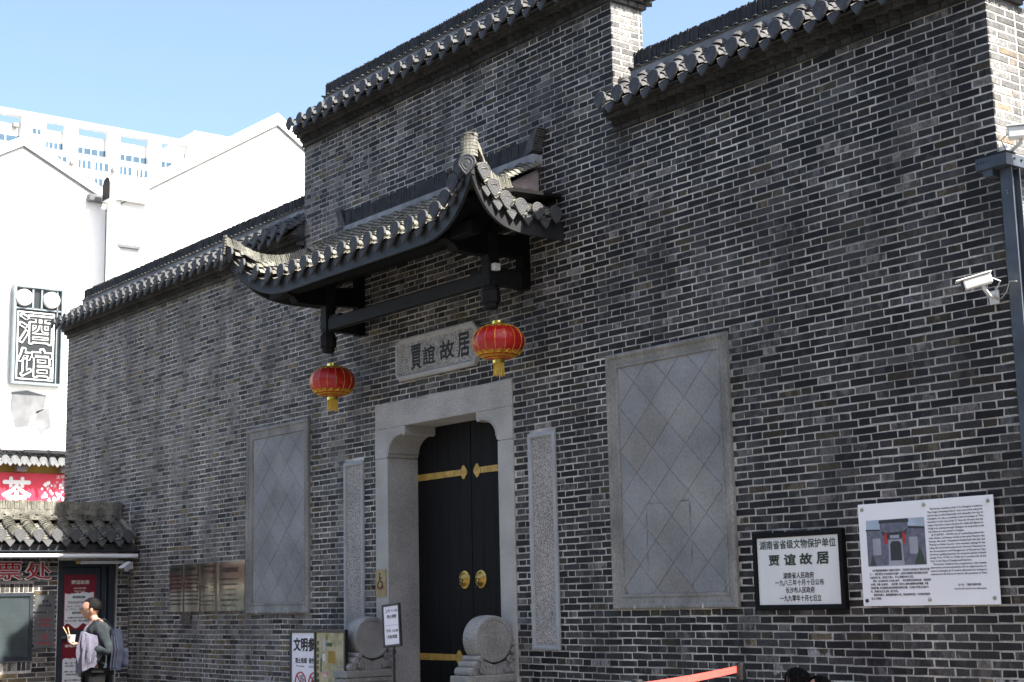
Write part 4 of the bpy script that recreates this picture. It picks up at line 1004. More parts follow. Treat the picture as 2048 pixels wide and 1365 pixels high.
for cxx, kind in ((0.2, 0), (0.5, 1)):
    c = Vector((-2.286 + cxx, -0.504, 0.72)); m = MB()
    m.tube([c + Vector((0.115 * math.cos(i * PI / 16), 0, 0.115 * math.sin(i * PI / 16))) for i in range(33)], 0.008, 5, False)
    m.tube([c + Vector((-0.08, 0, 0.08)), c + Vector((0.08, 0, -0.08))], 0.008, 5); m.build('prohibition_ring', 'no_red', b1)
    m = MB()
    if kind == 0:
        m.box(c.x - 0.08, c.x + 0.08, c.y - 0.001, c.y + 0.001, c.z - 0.045, c.z - 0.01)
        for q in range(3): m.tube([c + Vector((0.0 + 0.03 * q + 0.02 * math.sin(i * 1.1), 0, 0.01 + i * 0.012)) for i in range(7)], 0.004, 4)
    else:
        m.box(c.x - 0.06, c.x - 0.01, c.y - 0.001, c.y + 0.001, c.z - 0.07, c.z + 0.03); m.box(c.x + 0.02, c.x + 0.07, c.y - 0.001, c.y + 0.001, c.z - 0.07, c.z - 0.02); m.tube([c + Vector((-0.035, 0, 0.03)), c + Vector((-0.02, 0, 0.075))], 0.005, 4)
    m.build('pictogram', 'ink', b1)
b2 = aboard('site_map_board', 'glossy green site map board behind the left drum stone', -1.678, -1.02, -0.56, 1.312, 'map_green')
lettering([(ch, 0.012, 0.06, 1.14 - i * 0.068, 1.185 - i * 0.068) for i, ch in enumerate('贾谊故居导览图')], (-1.644, -0.5625, 0.0), X_, Z_, N_, 'ink', b2, bold=0.01)
for (u0, u1, v0, v1, mm) in ((0.14, 0.2, 1.08, 1.22, 'photo_pale'), (0.22, 0.34, 1.13, 1.17, 'green_print'), (0.14, 0.2, 0.97, 1.05, 'poster_white'), (0.09, 0.12, 0.85, 1.0, 'green_print'), (0.25, 0.4, 0.95, 1.08, 'ochre'), (0.14, 0.24, 0.8, 0.86, 'petal_pink'), (0.2, 0.24, 1.2, 1.26, 'ochre')):
    flat('map_patch', mm, u0, u1, v0, v1, 0.0012, b2, (-1.644, -0.562, 0.0))

sb = thing('belt_barrier', 'black stanchion pulling out a red retractable belt in front of the wall', 'barrier', (4.9, -0.7, 0))
def post(x, y, par):
    m = MB(); m.tube([(x, y, 0.02), (x, y, 0.96)], 0.026, 16); m.build('post', 'black_plastic', par, smooth=True)
    m = MB(); m.lathe([(0.028, 0.945), (0.038, 0.95), (0.04, 1.06), (0.036, 1.075), (0.012, 1.08)], (x, y, 0), 20)
    m.box(x - 0.012, x + 0.012, y - 0.046, y - 0.03, 0.985, 1.05); m.box(x + 0.03, x + 0.045, y - 0.008, y + 0.008, 0.97, 1.06); m.build('cassette', 'black_plastic', par, smooth=True)
    m = MB(); m.lathe([(0.16, 0.001), (0.16, 0.012), (0.06, 0.04), (0.028, 0.06)], (x, y, 0), 28); m.build('base', 'black_plastic', par, smooth=True)
post(4.9, -0.7, sb)
sb2 = thing('belt_post', 'black stanchion post receiving the red belt, nearer the viewer', 'barrier', (5.9, -2.7, 0)); post(5.9, -2.7, sb2)
m = MB(); n = 14
m.rings([[(4.9 + 1.0 * t, -0.74 - 1.93 * t, 1.03 - 0.03 * t * (1 - t) + sg) for sg in (-0.025, 0.025)] + [(4.9 + 1.0 * t + 0.0015, -0.74 - 1.93 * t, 1.03 - 0.03 * t * (1 - t) + sg) for sg in (0.025, -0.025)] for t in [i / n for i in range(n + 1)]])
m.build('belt', 'belt', sb)

# ================================================================== STEEL FRAME AND CAMERAS AT THE CORNER
sf_ = thing('steel_column', 'blue grey steel column with a bolted box head at the wall corner', 'column', (7.13, 0.0, 0))
m = MB(); m.box(7.075, 7.172, -0.058, -0.05, 0.02, 4.58); m.box(7.075, 7.172, 0.04, 0.048, 0.02, 4.58); m.box(7.12, 7.127, -0.0495, 0.0395, 0.02, 4.58); m.build('column', 'steel', sf_)
m = MB(); m.rbox(6.925, 7.182, -0.13, -0.006, 4.586, 4.678, 0.003); m.rbox(7.04, 7.18, -0.003, 0.6, 4.588, 4.676, 0.003); m.build('box_head', 'steel', sf_)
m = MB(); m.box(6.92, 7.19, -0.136, -0.006, 4.6785, 4.684); m.build('lid', 'iron', sf_)
m = MB(); m.prism([(6.95, -0.11, 4.585), (7.05, -0.11, 4.585), (7.05, -0.11, 4.53), (6.985, -0.11, 4.53)], (0, 0.1, 0)); m.build('gusset', 'steel', sf_)
for i in range(4):
    m = MB(); m.box(6.94 + i * 0.026, 6.948 + i * 0.026, -0.1312, -0.1295, 4.628 + i * .001, 4.646 if i < 3 else 4.638); m.build('slot', 'iron', sf_)
for yy in (-0.03, 0.06, 0.12):
    m = MB(); m.lathe([(0.001, 0.012), (0.008, 0.01), (0.009, 0.0)], (7.1805, yy, 4.64), 8, 'X'); m.build('bolt', 'iron', sf_)
for zz in (4.41, 4.39): 
    m = MB(); m.lathe([(0.001, -0.004), (0.005, -0.003), (0.006, 0.0)], (7.125, -0.0582, zz), 8, 'Y'); m.build('bolt', 'screw', sf_)

def bullet_camera(name, label, pos, direction, mount, L=0.26, w=0.085, rod='white_plastic'):
    t = thing(name, label, 'security camera', mount, 'security cameras')
    d = Vector(direction).normalized(); s = d.cross(Vector((0, 0, 1))).normalized(); u = s.cross(d); p = Vector(pos)
    M = Matrix((( s.x, d.x, u.x, p.x), (s.y, d.y, u.y, p.y), (s.z, d.z, u.z, p.z), (0, 0, 0, 1)))
    m = MB(); m.rbox(-w / 2, w / 2, -L / 2, L / 2, -w / 2, w / 2, 0.012, M); m.build('housing', rod, t)
    m = MB(); m.rbox(-w / 2 - .008, w / 2 + .008, -L / 2 - 0.01, L / 2 + 0.045, w / 2 + .001, w / 2 + 0.012, 0.004, M); m.build('sun_shield', rod, t)
    m = MB(); m.rbox(-w / 2 + .004, w / 2 - .004, L / 2, L / 2 + 0.012, -w / 2 + .004, w / 2 - .004, 0.003, M); m.lathe([(0.001, 0), (0.02, 0), (0.024, -0.01)], (0, 0, 0), 4, 'Y') if False else None; m.build('lens_window', 'lens', t)
    mt = Vector(mount); a = p - d * L * 0.15 - u * w * 0.5
    m = MB(); m.tube([a, a - u * 0.03, (a + mt) / 2 - Vector((0, 0, 0.03)), mt], [0.013, 0.015, 0.014, 0.018], 8); m.build('bracket_arm', rod, t, smooth=True)
    m = MB(); m.rbox(mt.x - 0.04, mt.x + 0.04, mt.y - 0.012, mt.y + 0.003, mt.z - 0.05, mt.z + 0.05, 0.004); m.build('mount_plate', rod, t)
    m = MB(); b = p - d * L * 0.5; m.tube([b, b - d * 0.05 - u * 0.04, b.lerp(mt, 0.5) - Vector((0, 0, 0.06)), mt + Vector((0.03, -0.015, -0.02))], 0.005, 6); m.build('cable', 'cable_pale', t)
    return t
bullet_camera('security_camera', 'cream box camera on the brick wall beside the steel column', (6.965, -0.27, 3.745), (-0.75, -0.62, -0.24), (6.925, -0.012, 3.665), L=0.2, w=0.07)
bullet_camera('security_camera', 'pale camera on a bracket round the sunlit corner above the column head', (7.32, -0.075, 4.79), (0.86, 0.5, -0.03), (7.07, 0.03, 4.72), L=0.24)
w_ = MB(); w_.tube([(6.95, -0.02, 3.66), (7.0, -0.05, 3.64), (7.06, -0.065, 3.68), (7.09, -0.066, 3.75), (7.15, -0.066, 3.74)], 0.0035, 6); tag(w_.build('camera_cable', 'cable_pale'), 'thin pale cable looping from the wall camera to the steel column', 'cable')
# ================================================================== TICKET BOOTH
XB = -7.86
booth = thing('ticket_booth', 'low grey brick ticket booth with tiled roof and dark door beside the long wall', 'booth', (-8.6, -2.0, 0))
m = MB(); m.box(-9.6, XB - 0.004, -4.2, -1.08, 0, 2.45); m.box(-9.6, XB - 0.004, -0.2, -0.012, 0, 2.45); m.box(-9.6, XB - 0.12, -1.08, -0.2, 0, 2.45); m.box(XB - .12, XB - .004, -1.08, -0.2, 2.28, 2.45)
bw = m.build('wall', 'mortar', booth)
BB = Bricks(); OB = Vector((XB, 0, 0)); UB = Vector((0, 1, 0)); NB = Vector((1, 0, 0))
k = 0
while k < 36:
    za = 0.02 + k * 0.066; zb = za + 0.056
    spans = [(-3.4, -1.085), (-0.195, -0.013)]
    if za < 1.96 and zb > 0.77: spans = [(-1.43, -1.085), (-0.195, -0.013)]
    for a, b in spans:
        u = a - (0.1 if k % 2 else 0.0) - (0.0 if a < -1 else 0.08 * (k % 2)); i = 0
        u = math.floor(a / 0.27) * 0.27 - (0.135 if k % 2 else 0)
        while u < b:
            s, e = max(u, a), min(u + 0.26, b); u += 0.27
            if e - s > 0.03: BB.brick(OB, UB, NB, s + .003, e - .003, za, zb, -2.5)
    k += 1
y = -3.35
while y < -1.5:      # soldier courses over and under the window
    BB.brick(OB, UB, NB, y, y + 0.056, 1.845, 1.96, -2.5); BB.brick(OB, UB, NB, y, y + 0.056, 0.775, 0.89, -2.5); y += 0.066
vis = [it for it in BB.items if in_view(it[0] + it[1] * ((it[3] + it[4]) / 2) + Vector((0, 0, it[5])))]
for it in vis[:300]: BB.make([it], 'brick', bw)
tag(BB.make([it for it in BB.items if it not in vis[:300]], 'brick_field', bw), kind='stuff')
# window
m = MB(); RXZ = Matrix(((0, -1, 0, XB), (1, 0, 0, 0), (0, 0, 1, 0), (0, 0, 0, 1)))   # local x -> world Y, local -y -> world +X
rect_frame(m, -3.3, -1.435, 0.9, 1.835, [(0, 0.03), (0, -0.02), (0.05, -0.02), (0.055, 0.01), (0.06, 0.03)], 0, RXZ); wn_ = m.build('window', 'booth_frame', booth)
m = MB(); m.box(XB - 0.003, XB + 0.001, -3.25, -1.49, 0.95, 1.78); m.build('blind', 'blind', wn_)
m = MB(); m.box(XB + 0.007, XB + 0.011, -3.25, -1.49, 0.95, 1.78)
gl = bpy.data.materials.new('window_glass'); gl.use_nodes = True; _b = gl.node_tree.nodes['Principled BSDF']; _b.inputs['Base Color'].default_value = (0.5, 0.55, 0.56, 1); _b.inputs['Transmission Weight'].default_value = 1.0; _b.inputs['Roughness'].default_value = 0.02; MATS['window_glass'] = gl
m.build('pane', 'window_glass', wn_)
# door
m = MB(); rect_frame(m, -1.078, -0.232, 0.02, 2.27, [(0, 0.1), (0, 0.02), (0.08, 0.02), (0.085, 0.07), (0.09, 0.1)], 0, RXZ); m.box(XB - 0.09, XB - 0.03, -0.6 + 0.18, -0.36, 0.03, 2.19)
dr = m.build('door', 'booth_frame', booth)
m = MB(); m.box(XB - 0.085, XB - 0.06, -0.99, -0.43, 0.05, 2.18); m.box(XB - 0.06, XB - 0.035, -0.99, -0.43, 1.155, 1.285); m.build('leaf', 'booth_frame', dr)
m = MB(); m.box(XB - 0.035, XB - 0.015, -1.0, -0.94, 1.19, 1.215); m.build('handle', 'screw', dr)
def onX(X, u0, u1, v0, v1, mm, par, nm):
    q = MB(); q.box(X - 0.002, X, u0, u1, v0, v1); return q.build(nm, mm, par)
Yv, Zv, NX = (0, 1, 0), (0, 0, 1), (1, 0, 0)
p1 = onX(XB - 0.055, -0.975, -0.495, 1.3, 2.08, 'poster_red', None, 'ticket_poster'); tag(p1, 'dark red poster with white paper panel on the booth door, behind the man', 'poster')
def torn(X, u0, u1, v0, v1, par):
    pts = []; n = 12
    for i in range(n + 1): pts.append((u0 + (u1 - u0) * i / n, v1 + rng.uniform(-.012, .012) + 0.02 * i / n))
    for i in range(n, -1, -1): pts.append((u0 + (u1 - u0) * i / n, v0 + rng.uniform(-.012, .012) + 0.03 * math.sin(i)))
    q = MB(); q.prism([(X, a, b) for a, b in pts], (0.001, 0, 0)); q.build('white_panel', 'poster_white', par)
torn(XB - 0.0545, -0.955, -0.525, 1.36, 1.81, p1)
P1 = (XB - 0.0532, 0, 0)
lettering([('贾谊故居', -0.865, -0.6, 1.945, 2.0, .02)], (XB - 0.055, 0, 0), Yv, Zv, NX, 'pale_print', p1)
lettering([('身份证刷脸领票', -0.83, -0.645, 1.875, 1.897), ('领票方式2选1', -0.82, -0.66, 1.832, 1.855)], (XB - 0.055, 0, 0), Yv, Zv, NX, 'pale_print', p1, bold=.01)
lettering([('凭法定证件免费入馆', -0.91, -0.57, 1.67, 1.705, .015), ('身份证、老年证、护照、港澳', -0.92, -0.56, 1.62, 1.643), ('台、学生证、军官证等证件', -0.94, -0.56, 1.58, 1.603), ('无需证件可网络预约', -0.91, -0.57, 1.46, 1.485), ('预约电子票，预约流程如下', -0.945, -0.55, 1.415, 1.44)], P1, Yv, Zv, NX, 'ink', p1, bold=.012)
for vv in (1.745, 1.525): onX(XB - 0.0528, -0.84 + .0, -0.655, vv, vv + 0.032, 'green_print', p1, 'heading_pill')
lettering([('无预约人员窗口', -0.82, -0.675, 1.752, 1.77), ('网络预约入口', -0.82, -0.675, 1.532, 1.55)], (XB - 0.0528, 0, 0), Yv, Zv, NX, 'poster_white', p1, lift=.0006)
p2 = onX(XB - 0.055, -0.975, -0.495, 0.2, 1.145, 'poster_red', None, 'payment_poster'); tag(p2, 'lower dark red poster on the booth door, mostly hidden by the man', 'poster')
lettering([('请用支付宝扫码', -0.94, -0.55, 1.06, 1.1, .02)], (XB - 0.055, 0, 0), Yv, Zv, NX, 'pale_print', p2)
torn(XB - 0.0545, -0.965, -0.51, 0.25, 0.9, p2)
lettering([('第一步 点击扫一扫', -0.93, -0.6, 0.83, 0.855), ('识别二维码', -0.93, -0.8, 0.79, 0.815), ('第二步 点击领取', -0.93, -0.62, 0.71, 0.735), ('填写信息', -0.91, -0.75, 0.67, 0.695), ('第三步 凭码入馆参观', -0.93, -0.6, 0.59, 0.615), ('出示电子票', -0.93, -0.78, 0.55, 0.575)], P1, Yv, Zv, NX, 'ink', p2, bold=.012)
# raised characters
for ch, yc in (('售', -2.21), ('票', -1.8), ('处', -1.385)):
    t = thing('sign_character', {'售': 'first red character of the booth sign, at the left', '票': 'middle red character of the booth sign above the window', '处': 'last red character of the booth sign, next to the door'}[ch], 'sign letter', (XB, yc, 2.0), 'red characters over the booth window')
    lettering([(ch, yc - 0.185, yc + 0.185, 2.01, 2.26, .03)], (XB, 0, 0), Yv, Zv, NX, 'letter_white', t, name='white_outline', lift=0.035)
    lettering([(ch, yc - 0.185, yc + 0.185, 2.01, 2.26, .03)], (XB, 0, 0), Yv, Zv, NX, 'letter_white', t, name='white_back', lift=0.004)
    lettering([(ch, yc - 0.178, yc + 0.178, 2.016, 2.254, .008)], (XB, 0, 0), Yv, Zv, NX, 'sign_red', t, name='red_face', lift=0.04)
for i, (v0, v1, lns, mm, lab) in enumerate(((1.565, 1.8, [('敬请', .35, .65, .55, .7), ('排队取票', .18, .82, .28, .45)], 'ink', 'top grey steel plate beside the booth window, black print'), (1.315, 1.55, [('禁止停车', .22, .8, .52, .68), ('后果自负', .22, .8, .25, .4)], 'ink_red', 'middle grey steel plate beside the booth window, red print'), (1.075, 1.3, [('禁止吸烟', .2, .8, .18, .34)], 'ink_red', 'lowest grey steel plate beside the booth window, no smoking ring'))):
    q = MB(); q.box(XB - 0.002, XB + 0.012, -1.41, -1.12, v0, v1); mat('steel_plate', (0.2, 0.205, 0.215), 0.35, metal=0.7, var=0.1, vscale=20); pl = tag(q.build('steel_plate', 'steel_plate'), lab, 'sign plate', 'steel plates by the booth window')
    lettering([(l[0], -1.41 + l[1] * .29, -1.41 + l[2] * .29, v0 + l[3] * (v1 - v0), v0 + l[4] * (v1 - v0)) for l in lns], (XB + 0.0125, 0, 0), Yv, Zv, NX, mm, pl, bold=.015)
    if i == 2:
        q = MB(); c = Vector((XB + 0.014, -1.265, 1.22)); q.tube([c + Vector((0, 0.036 * math.cos(j * PI / 10), 0.036 * math.sin(j * PI / 10))) for j in range(21)], 0.004, 4, False); q.tube([c + Vector((0, -0.025, 0.025)), c + Vector((0, 0.025, -0.025))], 0.004, 4); q.build('no_smoking_ring', 'no_red', pl)
# booth roof
m = MB(); m.prism([(-7.64, -4.3, 2.5), (-8.15, -4.3, 2.8), (-8.3, -4.3, 2.86), (-8.5, -4.3, 2.8), (-9.7, -4.3, 2.45), (-9.7, -4.3, 2.4), (-7.66, -4.3, 2.4)], (0, 4.28, 0)); roof = m.build('roof', 'tile', booth)
y = -0.17; i = 0
while y > -4.2:
    q = MB(); tile_run(q, [(-7.6, y, 2.585), (-7.86, y, 2.7), (-8.14, y, 2.865)], (0, 1, 0), 0.078, 0.05, 0.022, jit=0.006); q.build('tile_row', 'tile_old', roof, smooth=True)
    put(CAP, 'cap_tile', roof, (-7.555, y, 2.62), PI / 2, RAD(-10), 1.08)
    yv = y - 0.1325; q = MB(); valley_run(q, [(-7.6, yv, 2.535), (-8.14, yv, 2.83)], (0, 1, 0), 0.085, 0.07); q.build('valley_tiles', 'tile_old', roof)
    put(DRIP, 'drip_tile', roof, (-7.57, yv, 2.54), PI / 2, RAD(-16), 1.05); y -= 0.265; i += 1
m = MB()
for q in range(4):
    yy = -4.3
    while yy < -0.05: m.box(-8.42 + .01 * q, -8.06 - .02 * q + rng.uniform(-.008, .008), yy + .004, min(yy + 0.2, -0.03), 2.865 + q * 0.02, 2.882 + q * 0.02); yy += 0.2 + 0.01 * q
tag(m.build('flat_tile_courses', 'tile_old', roof), kind='stuff')
m = MB(); m.box(-8.34, -8.15, -4.3, -0.02, 2.946, 3.02); m.build('mortar_band', 'tile_old', roof)
m = MB(); standing_tiles(m, (-8.245, -4.3, 3.021), (-8.245, -0.015, 3.021), 0.12, 0.2, 0.019); tag(m.build('ridge_tiles', 'tile_old', roof), kind='stuff')
m = MB(); m.rbox(-8.12, -7.6, -0.11, -0.014, 2.6, 2.78, 0.04, Matrix.Translation((-7.86, 0, 2.7)) @ Matrix.Rotation(RAD(30), 4, 'Y') @ Matrix.Translation((7.86, 0, -2.7))); m.build('cement_verge', 'tile_old', roof)
m = MB(); m.box(-7.7, -7.665, -4.2, -0.02, 2.42, 2.5); m.build('eave_board', 'glaze_blue', booth)
m = MB(); m.tube([(-7.56, -4.3, 2.335), (-7.56, -0.03, 2.335)], 0.032, 14); tag(m.build('awning_pipe', 'pipe_white'), 'long white pipe running along under the booth eave', 'pipe')
m = MB(); m.box(-7.82, -7.52, -4.2, -0.02, 2.395, 2.41); m.build('eave_soffit', 'booth_frame', booth)
tl = thing('tube_lamp', 'slim white tube lamp under the booth eave above the door', 'lamp', (-7.7, -0.5, 2.24))
m = MB(); m.rbox(-7.75, -7.71, -0.82, -0.16, 2.225, 2.27, 0.008); m.build('tube', 'tube_light', tl)
m = MB(); m.rbox(-7.75, -7.7, -0.88, -0.822, 2.228, 2.268, 0.005); m.build('end_cap', 'brass_strap', tl)
bullet_camera('security_camera', 'silver bullet camera under the booth eave by the wall', (-7.52, -0.22, 2.17), (0.55, -0.72, -0.35), (-7.7, -0.05, 2.2), L=0.2, w=0.07, rod='pipe_white')
m = MB(); m.tube([(-7.75, -0.06, 3.13), (-7.7, -0.1, 2.9), (-7.58, -0.12, 2.62), (-7.56, -0.08, 2.52)], 0.004, 5); tag(m.build('loose_wire', 'cable_pale'), 'thin pale wire hanging over the end of the booth roof', 'cable')

# ================================================================== WHITE HOUSES IN THE LANE
def gable_house(name, label, X, Yl, zl, Ya, za_, Yr, zr, cop, xd):
    t = thing(name, label, 'building', (X - 5, Ya, 0))
    m = MB(); m.prism([(X, Yl, 0), (X, Yr, 0), (X, Yr, zr), (X, Ya, za_), (X, Yl, zl)], (-xd, 0, 0)); m.build('wall', 'white_wall', t)
    for nm, th, out, mm, base in (('painted_shadow_line', 0.04, 0.03, 'grey_line', 0.0), ('coping', cop, 0.06, 'white_wall', 0.04)):  # grey strip stands in for the shadow line under the coping
        m = MB()
        m.prism([(X + out, Yl, zl + base), (X + out, Ya, za_ + base), (X + out, Yr, zr + base), (X + out, Yr, zr + base + th), (X + out, Ya, za_ + base + th), (X + out, Yl, zl + base + th)], (-xd - 0.1, 0, 0)); m.build(nm, mm, t)
    return t
h1 = gable_house('white_gable_house', 'white rendered gable house with a tavern sign at the left', -15.5, -1.4, 9.3, 0.97, 10.66, 2.72, 9.78, 0.2, 8)
h2 = gable_house('white_gable_house', 'taller white gable house rising behind the long brick wall', -14.9, 2.77, 9.62, 6.34, 11.9, 9.9, 9.6, 0.26, 9)
# worn patch of bare render below the sign
for pts in ([(0.9, 5.75), (1.2, 5.8), (1.6, 5.72), (1.55, 5.45), (1.3, 5.3), (1.25, 5.1), (1.0, 5.05), (0.88, 5.4)], [(1.4, 5.4), (1.66, 5.5), (1.7, 5.1), (1.5, 4.95), (1.38, 5.15)]):
    q = MB(); q.prism([(-15.497, a, b) for a, b in pts], (0.003, 0, 0)); q.build('bare_render_patch', 'bare_patch', h1)
# vent: barrel-shaped cover on the corner of the second house
vt = MB(); rings = []
for yy, rr in ((2.5, 0.2), (3.32, 0.2)):
    rings.append([Vector((-14.98 + rr * math.cos(PI * q / 12), yy, 9.98 + rr * math.sin(PI * q / 12))) for q in range(13)] + [Vector((-15.18, yy, 9.7)), Vector((-14.78, yy, 9.7))])
vt.rings(rings); vt.build('vent_cover', 'white_wall', h2, smooth=True)
q = MB(); q.add([Vector((-14.98 + 0.185 * math.cos(PI * i / 12), 2.497, 9.98 + 0.185 * math.sin(PI * i / 12))) for i in range(13)] + [Vector((-15.165, 2.497, 9.7)), Vector((-14.795, 2.497, 9.7))], [tuple(range(15))]); q.build('vent_opening', 'black_wood', h2)
q = MB(); q.box(-14.92, -14.83, 2.72, 3.2, 8.74, 8.8); q.build('string_course', 'bare_patch', h2)
q = MB(); q.box(-15.3, -14.86, 2.66, 2.76, 0, 9.7); q.build('corner_pier', 'white_wall', h2)
q = MB(); q.rbox(-15.52, -15.35, 2.3, 2.66, 9.75, 9.9, 0.03); q.build('gutter_end', 'bare_patch', h1)
# orange corner of a poster or flag sticking out of the lane
q = MB(); q.prism([(-12.9, 1.72, 6.9), (-12.9, 1.78, 7.0), (-12.9, 1.86, 6.6), (-12.9, 1.9, 6.25), (-12.9, 1.84, 6.25), (-12.9, 1.82, 6.55)], (-0.02, 0, 0)); tag(q.build('flag_edge', 'bamboo'), 'thin curved orange edge sticking up behind the far end of the wall coping', 'flag')
# tavern sign
ns = thing('tavern_sign', 'dark upright tavern sign with two white outlined characters and two round lamps', 'sign', (-15.4, 1.34, 5.9))
q = MB(); rect_frame(q, 0.835, 1.84, 5.9, 7.86, [(0, 0.09), (0, -0.06), (0.05, -0.06), (0.055, -0.02), (0.06, 0.02)], 0, Matrix(((0, -1, 0, -15.4), (1, 0, 0, 0), (0, 0, 1, 0), (0, 0, 0, 1)))); q.build('frame', 'neon_frame', ns)
q = MB(); q.box(-15.49, -15.4, 0.89, 1.785, 5.95, 7.81); q.build('panel', 'neon_panel', ns)
for yc in (1.03, 1.58):
    q = MB(); q.lathe([(0.001, 0.1), (0.15, 0.1), (0.16, 0.09), (0.165, 0.0)], (-15.4, yc, 7.6), 28, 'X'); q.build('round_lamp', 'letter_white', ns, smooth=True)
for u0, u1, v0, v1 in ((1.2, 1.235, 7.4, 7.8), (1.375, 1.41, 7.4, 7.8), (0.89, 1.785, 7.38, 7.41), (1.7, 1.72, 5.95, 7.8)): 
    q = MB(); q.box(-15.4, -15.36, u0, u1, v0, v1); q.build('inner_bar', 'neon_frame', ns)
q = MB(); rect_frame(q, 0.93, 1.67, 6.0, 7.34, [(0, 0.0), (0, -0.012), (0.022, -0.012), (0.022, 0.0)], 0, Matrix(((0, -1, 0, -15.399), (1, 0, 0, 0), (0, 0, 1, 0), (0, 0, 0, 1)))); q.build('neon_outline', 'glass_blue' if False else 'letter_white', ns)
for ch, v0, v1 in (('酒', 6.73, 7.27), ('馆', 6.08, 6.6)):
    lettering([(ch, 0.96, 1.64, v0 - .015, v1 + .015, .032)], (-15.4, 0, 0), Yv, Zv, NX, 'letter_white', ns, name='white_outline', lift=0.02)
    lettering([(ch, 0.972, 1.628, v0 - .004, v1 + .004, .0)], (-15.4, 0, 0), Yv, Zv, NX, 'neon_panel', ns, name='dark_character', lift=0.03)
# food stall front: awning, tile eave, ochre beam, red banner
fs_ = thing('food_stall', 'stall front in the lane with pale tiled eave and ochre beam', 'stall', (-15.2, 1.2, 0))
q = MB(); q.box(-15.45, -15.05, -1.5, 3.6, 0, 4.2); q.build('wall', 'ochre', fs_)
q = MB(); q.box(-15.05, -15.0, -1.5, 3.6, 4.0, 4.32); q.build('beam', 'ochre', fs_)
q = MB(); q.prism([(-14.65, -1.5, 4.36), (-15.4, -1.5, 4.62), (-15.4, -1.5, 4.55), (-14.65, -1.5, 4.3)], (0, 5.1, 0)); er = q.build('eave', 'pond_white', fs_)
PC = CAP.copy(); PC.materials.clear(); PC.materials.append(MATS['stall_tile']); PD = DRIP.copy(); PD.materials.clear(); PD.materials.append(MATS['stall_tile'])
y = -0.2
while y < 3.0:
    put(PC, 'cap_tile', er, (-14.63, y, 4.36), PI / 2, RAD(-6), 1.0); put(PD, 'drip_tile', er, (-14.63, y + 0.09, 4.32), PI / 2, RAD(-8), 1.0)
    q = MB(); tile_run(q, [(-14.66, y, 4.34), (-15.3, y, 4.56)], (0, 1, 0), 0.06, 0.12); q.build('tile_row', 'stall_tile', er, smooth=True); y += 0.18
for yc in (0.9, 1.75): 
    q = MB(); q.rbox(-14.95, -14.78, yc - 0.1, yc + 0.1, 4.17, 4.27, 0.008, Matrix.Shear('XY', 4, (0, 0)) ); q.build('beam_end', 'pond_white', fs_)
aw = thing('lane_canopy', 'white curved metal canopy above the stall eave', 'canopy', (-14.9, 1.2, 4.5))
q = MB(); rings = []
for i in range(9):
    a = PI / 2 * i / 8; rings.append([(-15.45 + 0.85 * math.sin(a), 0.42 + 0.12 * (8 - i) / 8 * 0 , 4.55 + 0.4 * math.cos(a)), (-15.45 + 0.85 * math.sin(a), 3.4, 4.55 + 0.4 * math.cos(a)), (-15.45 + 0.83 * math.sin(a), 3.4, 4.53 + 0.4 * math.cos(a)), (-15.45 + 0.83 * math.sin(a), 0.42, 4.53 + 0.4 * math.cos(a))])
q.rings(rings); q.build('shell', 'letter_white', aw, smooth=True)
q = MB(); q.box(-14.62, -14.58, 0.85, 3.4, 4.5, 4.56); q.build('dark_rail', 'black_plastic', aw)
q = MB(); q.box(-14.61, -14.605, 1.0, 1.008, 4.56, 4.9); q.build('seam', 'grey_line', aw)
bn = MB(); bn.box(-15.0, -14.97, -0.6, 3.0, 3.2, 4.15); bn_ = tag(bn.build('stall_banner', 'banner_red'), 'red shop banner with a white character and pink blossom above the booth ridge', 'banner')
lettering([('茶', 0.6, 1.14, 3.45, 4.06, .022)], (-14.97, 0, 0), Yv, Zv, NX, 'letter_white', bn_, lift=0.003)
lettering([('太平', 1.63, 1.8, 4.06, 4.13, .01)], (-14.97, 0, 0), Yv, Zv, NX, 'letter_white', bn_, lift=0.003)
q = MB()
pet = [[], [], []]
for i in range(90):
    r_ = 0.32 * math.sqrt(rng.random()); a = rng.uniform(0, 2 * PI); cy_, cz_ = 1.66 + r_ * math.cos(a) * 1.2, 3.72 + r_ * math.sin(a) * 0.95; s_ = rng.uniform(0.02, 0.05); b = rng.uniform(0, PI)
    pet[rng.choice((0, 0, 1, 1, 2))].append([(-14.967 + 0.0004 * i * 0.1, cy_ + s_ * math.cos(b + t) * (1.0 if t_ % 2 else 0.6), cz_ + s_ * math.sin(b + t)) for t_, t in enumerate([k_ * PI / 3 for k_ in range(6)])])
for pts, mm in zip(pet, ('petal_pink', 'letter_white', 'banner_red')):
    q = MB()
    for p_ in pts: q.add(p_, [tuple(range(6))])
    tag(q.build('blossom_print', mm, bn_), kind='stuff')
# far apartment block
TX = -220.0
def tw(Y, z): return (-9.378 + (Y + 9.378) * 1.893, 1.6 + (z - 1.6) * 1.893)
tower = thing('apartment_tower', 'tall pale apartment tower with framed roof loggias far behind', 'building', (TX - 8, 70, 0))
yl, zt_ = tw(30.0, 43.8); yr, _ = tw(53.5, 43.8)
def tbox(Ya, Yb, za_, zb_, x0, x1, mm, par, nm):
    a = tw(Ya, za_); b = tw(Yb, zb_); q = MB(); q.box(TX + x0, TX + x1, a[0], b[0], a[1], b[1]); return q.build(nm, mm, par)
mat('tower_wall', (0.8, 0.78, 0.75), 0.9, var=0.04, vscale=0.1)
tbox(28, 53.5, 1.0, 40.55, -18, 0, 'tower_wall', tower, 'wall')
tbox(28, 53.5, 43.36, 43.82, -1.4, 0, 'tower_wall', tower, 'crown_beam')
tbox(28, 53.5, 40.552, 42.75, -18, -1.2, 'tower_wall', tower, 'penthouse_wall')
tbox(50.9, 58, 1, 44.8, -30, 0.5, 'tower_wall', tower, 'stair_block')
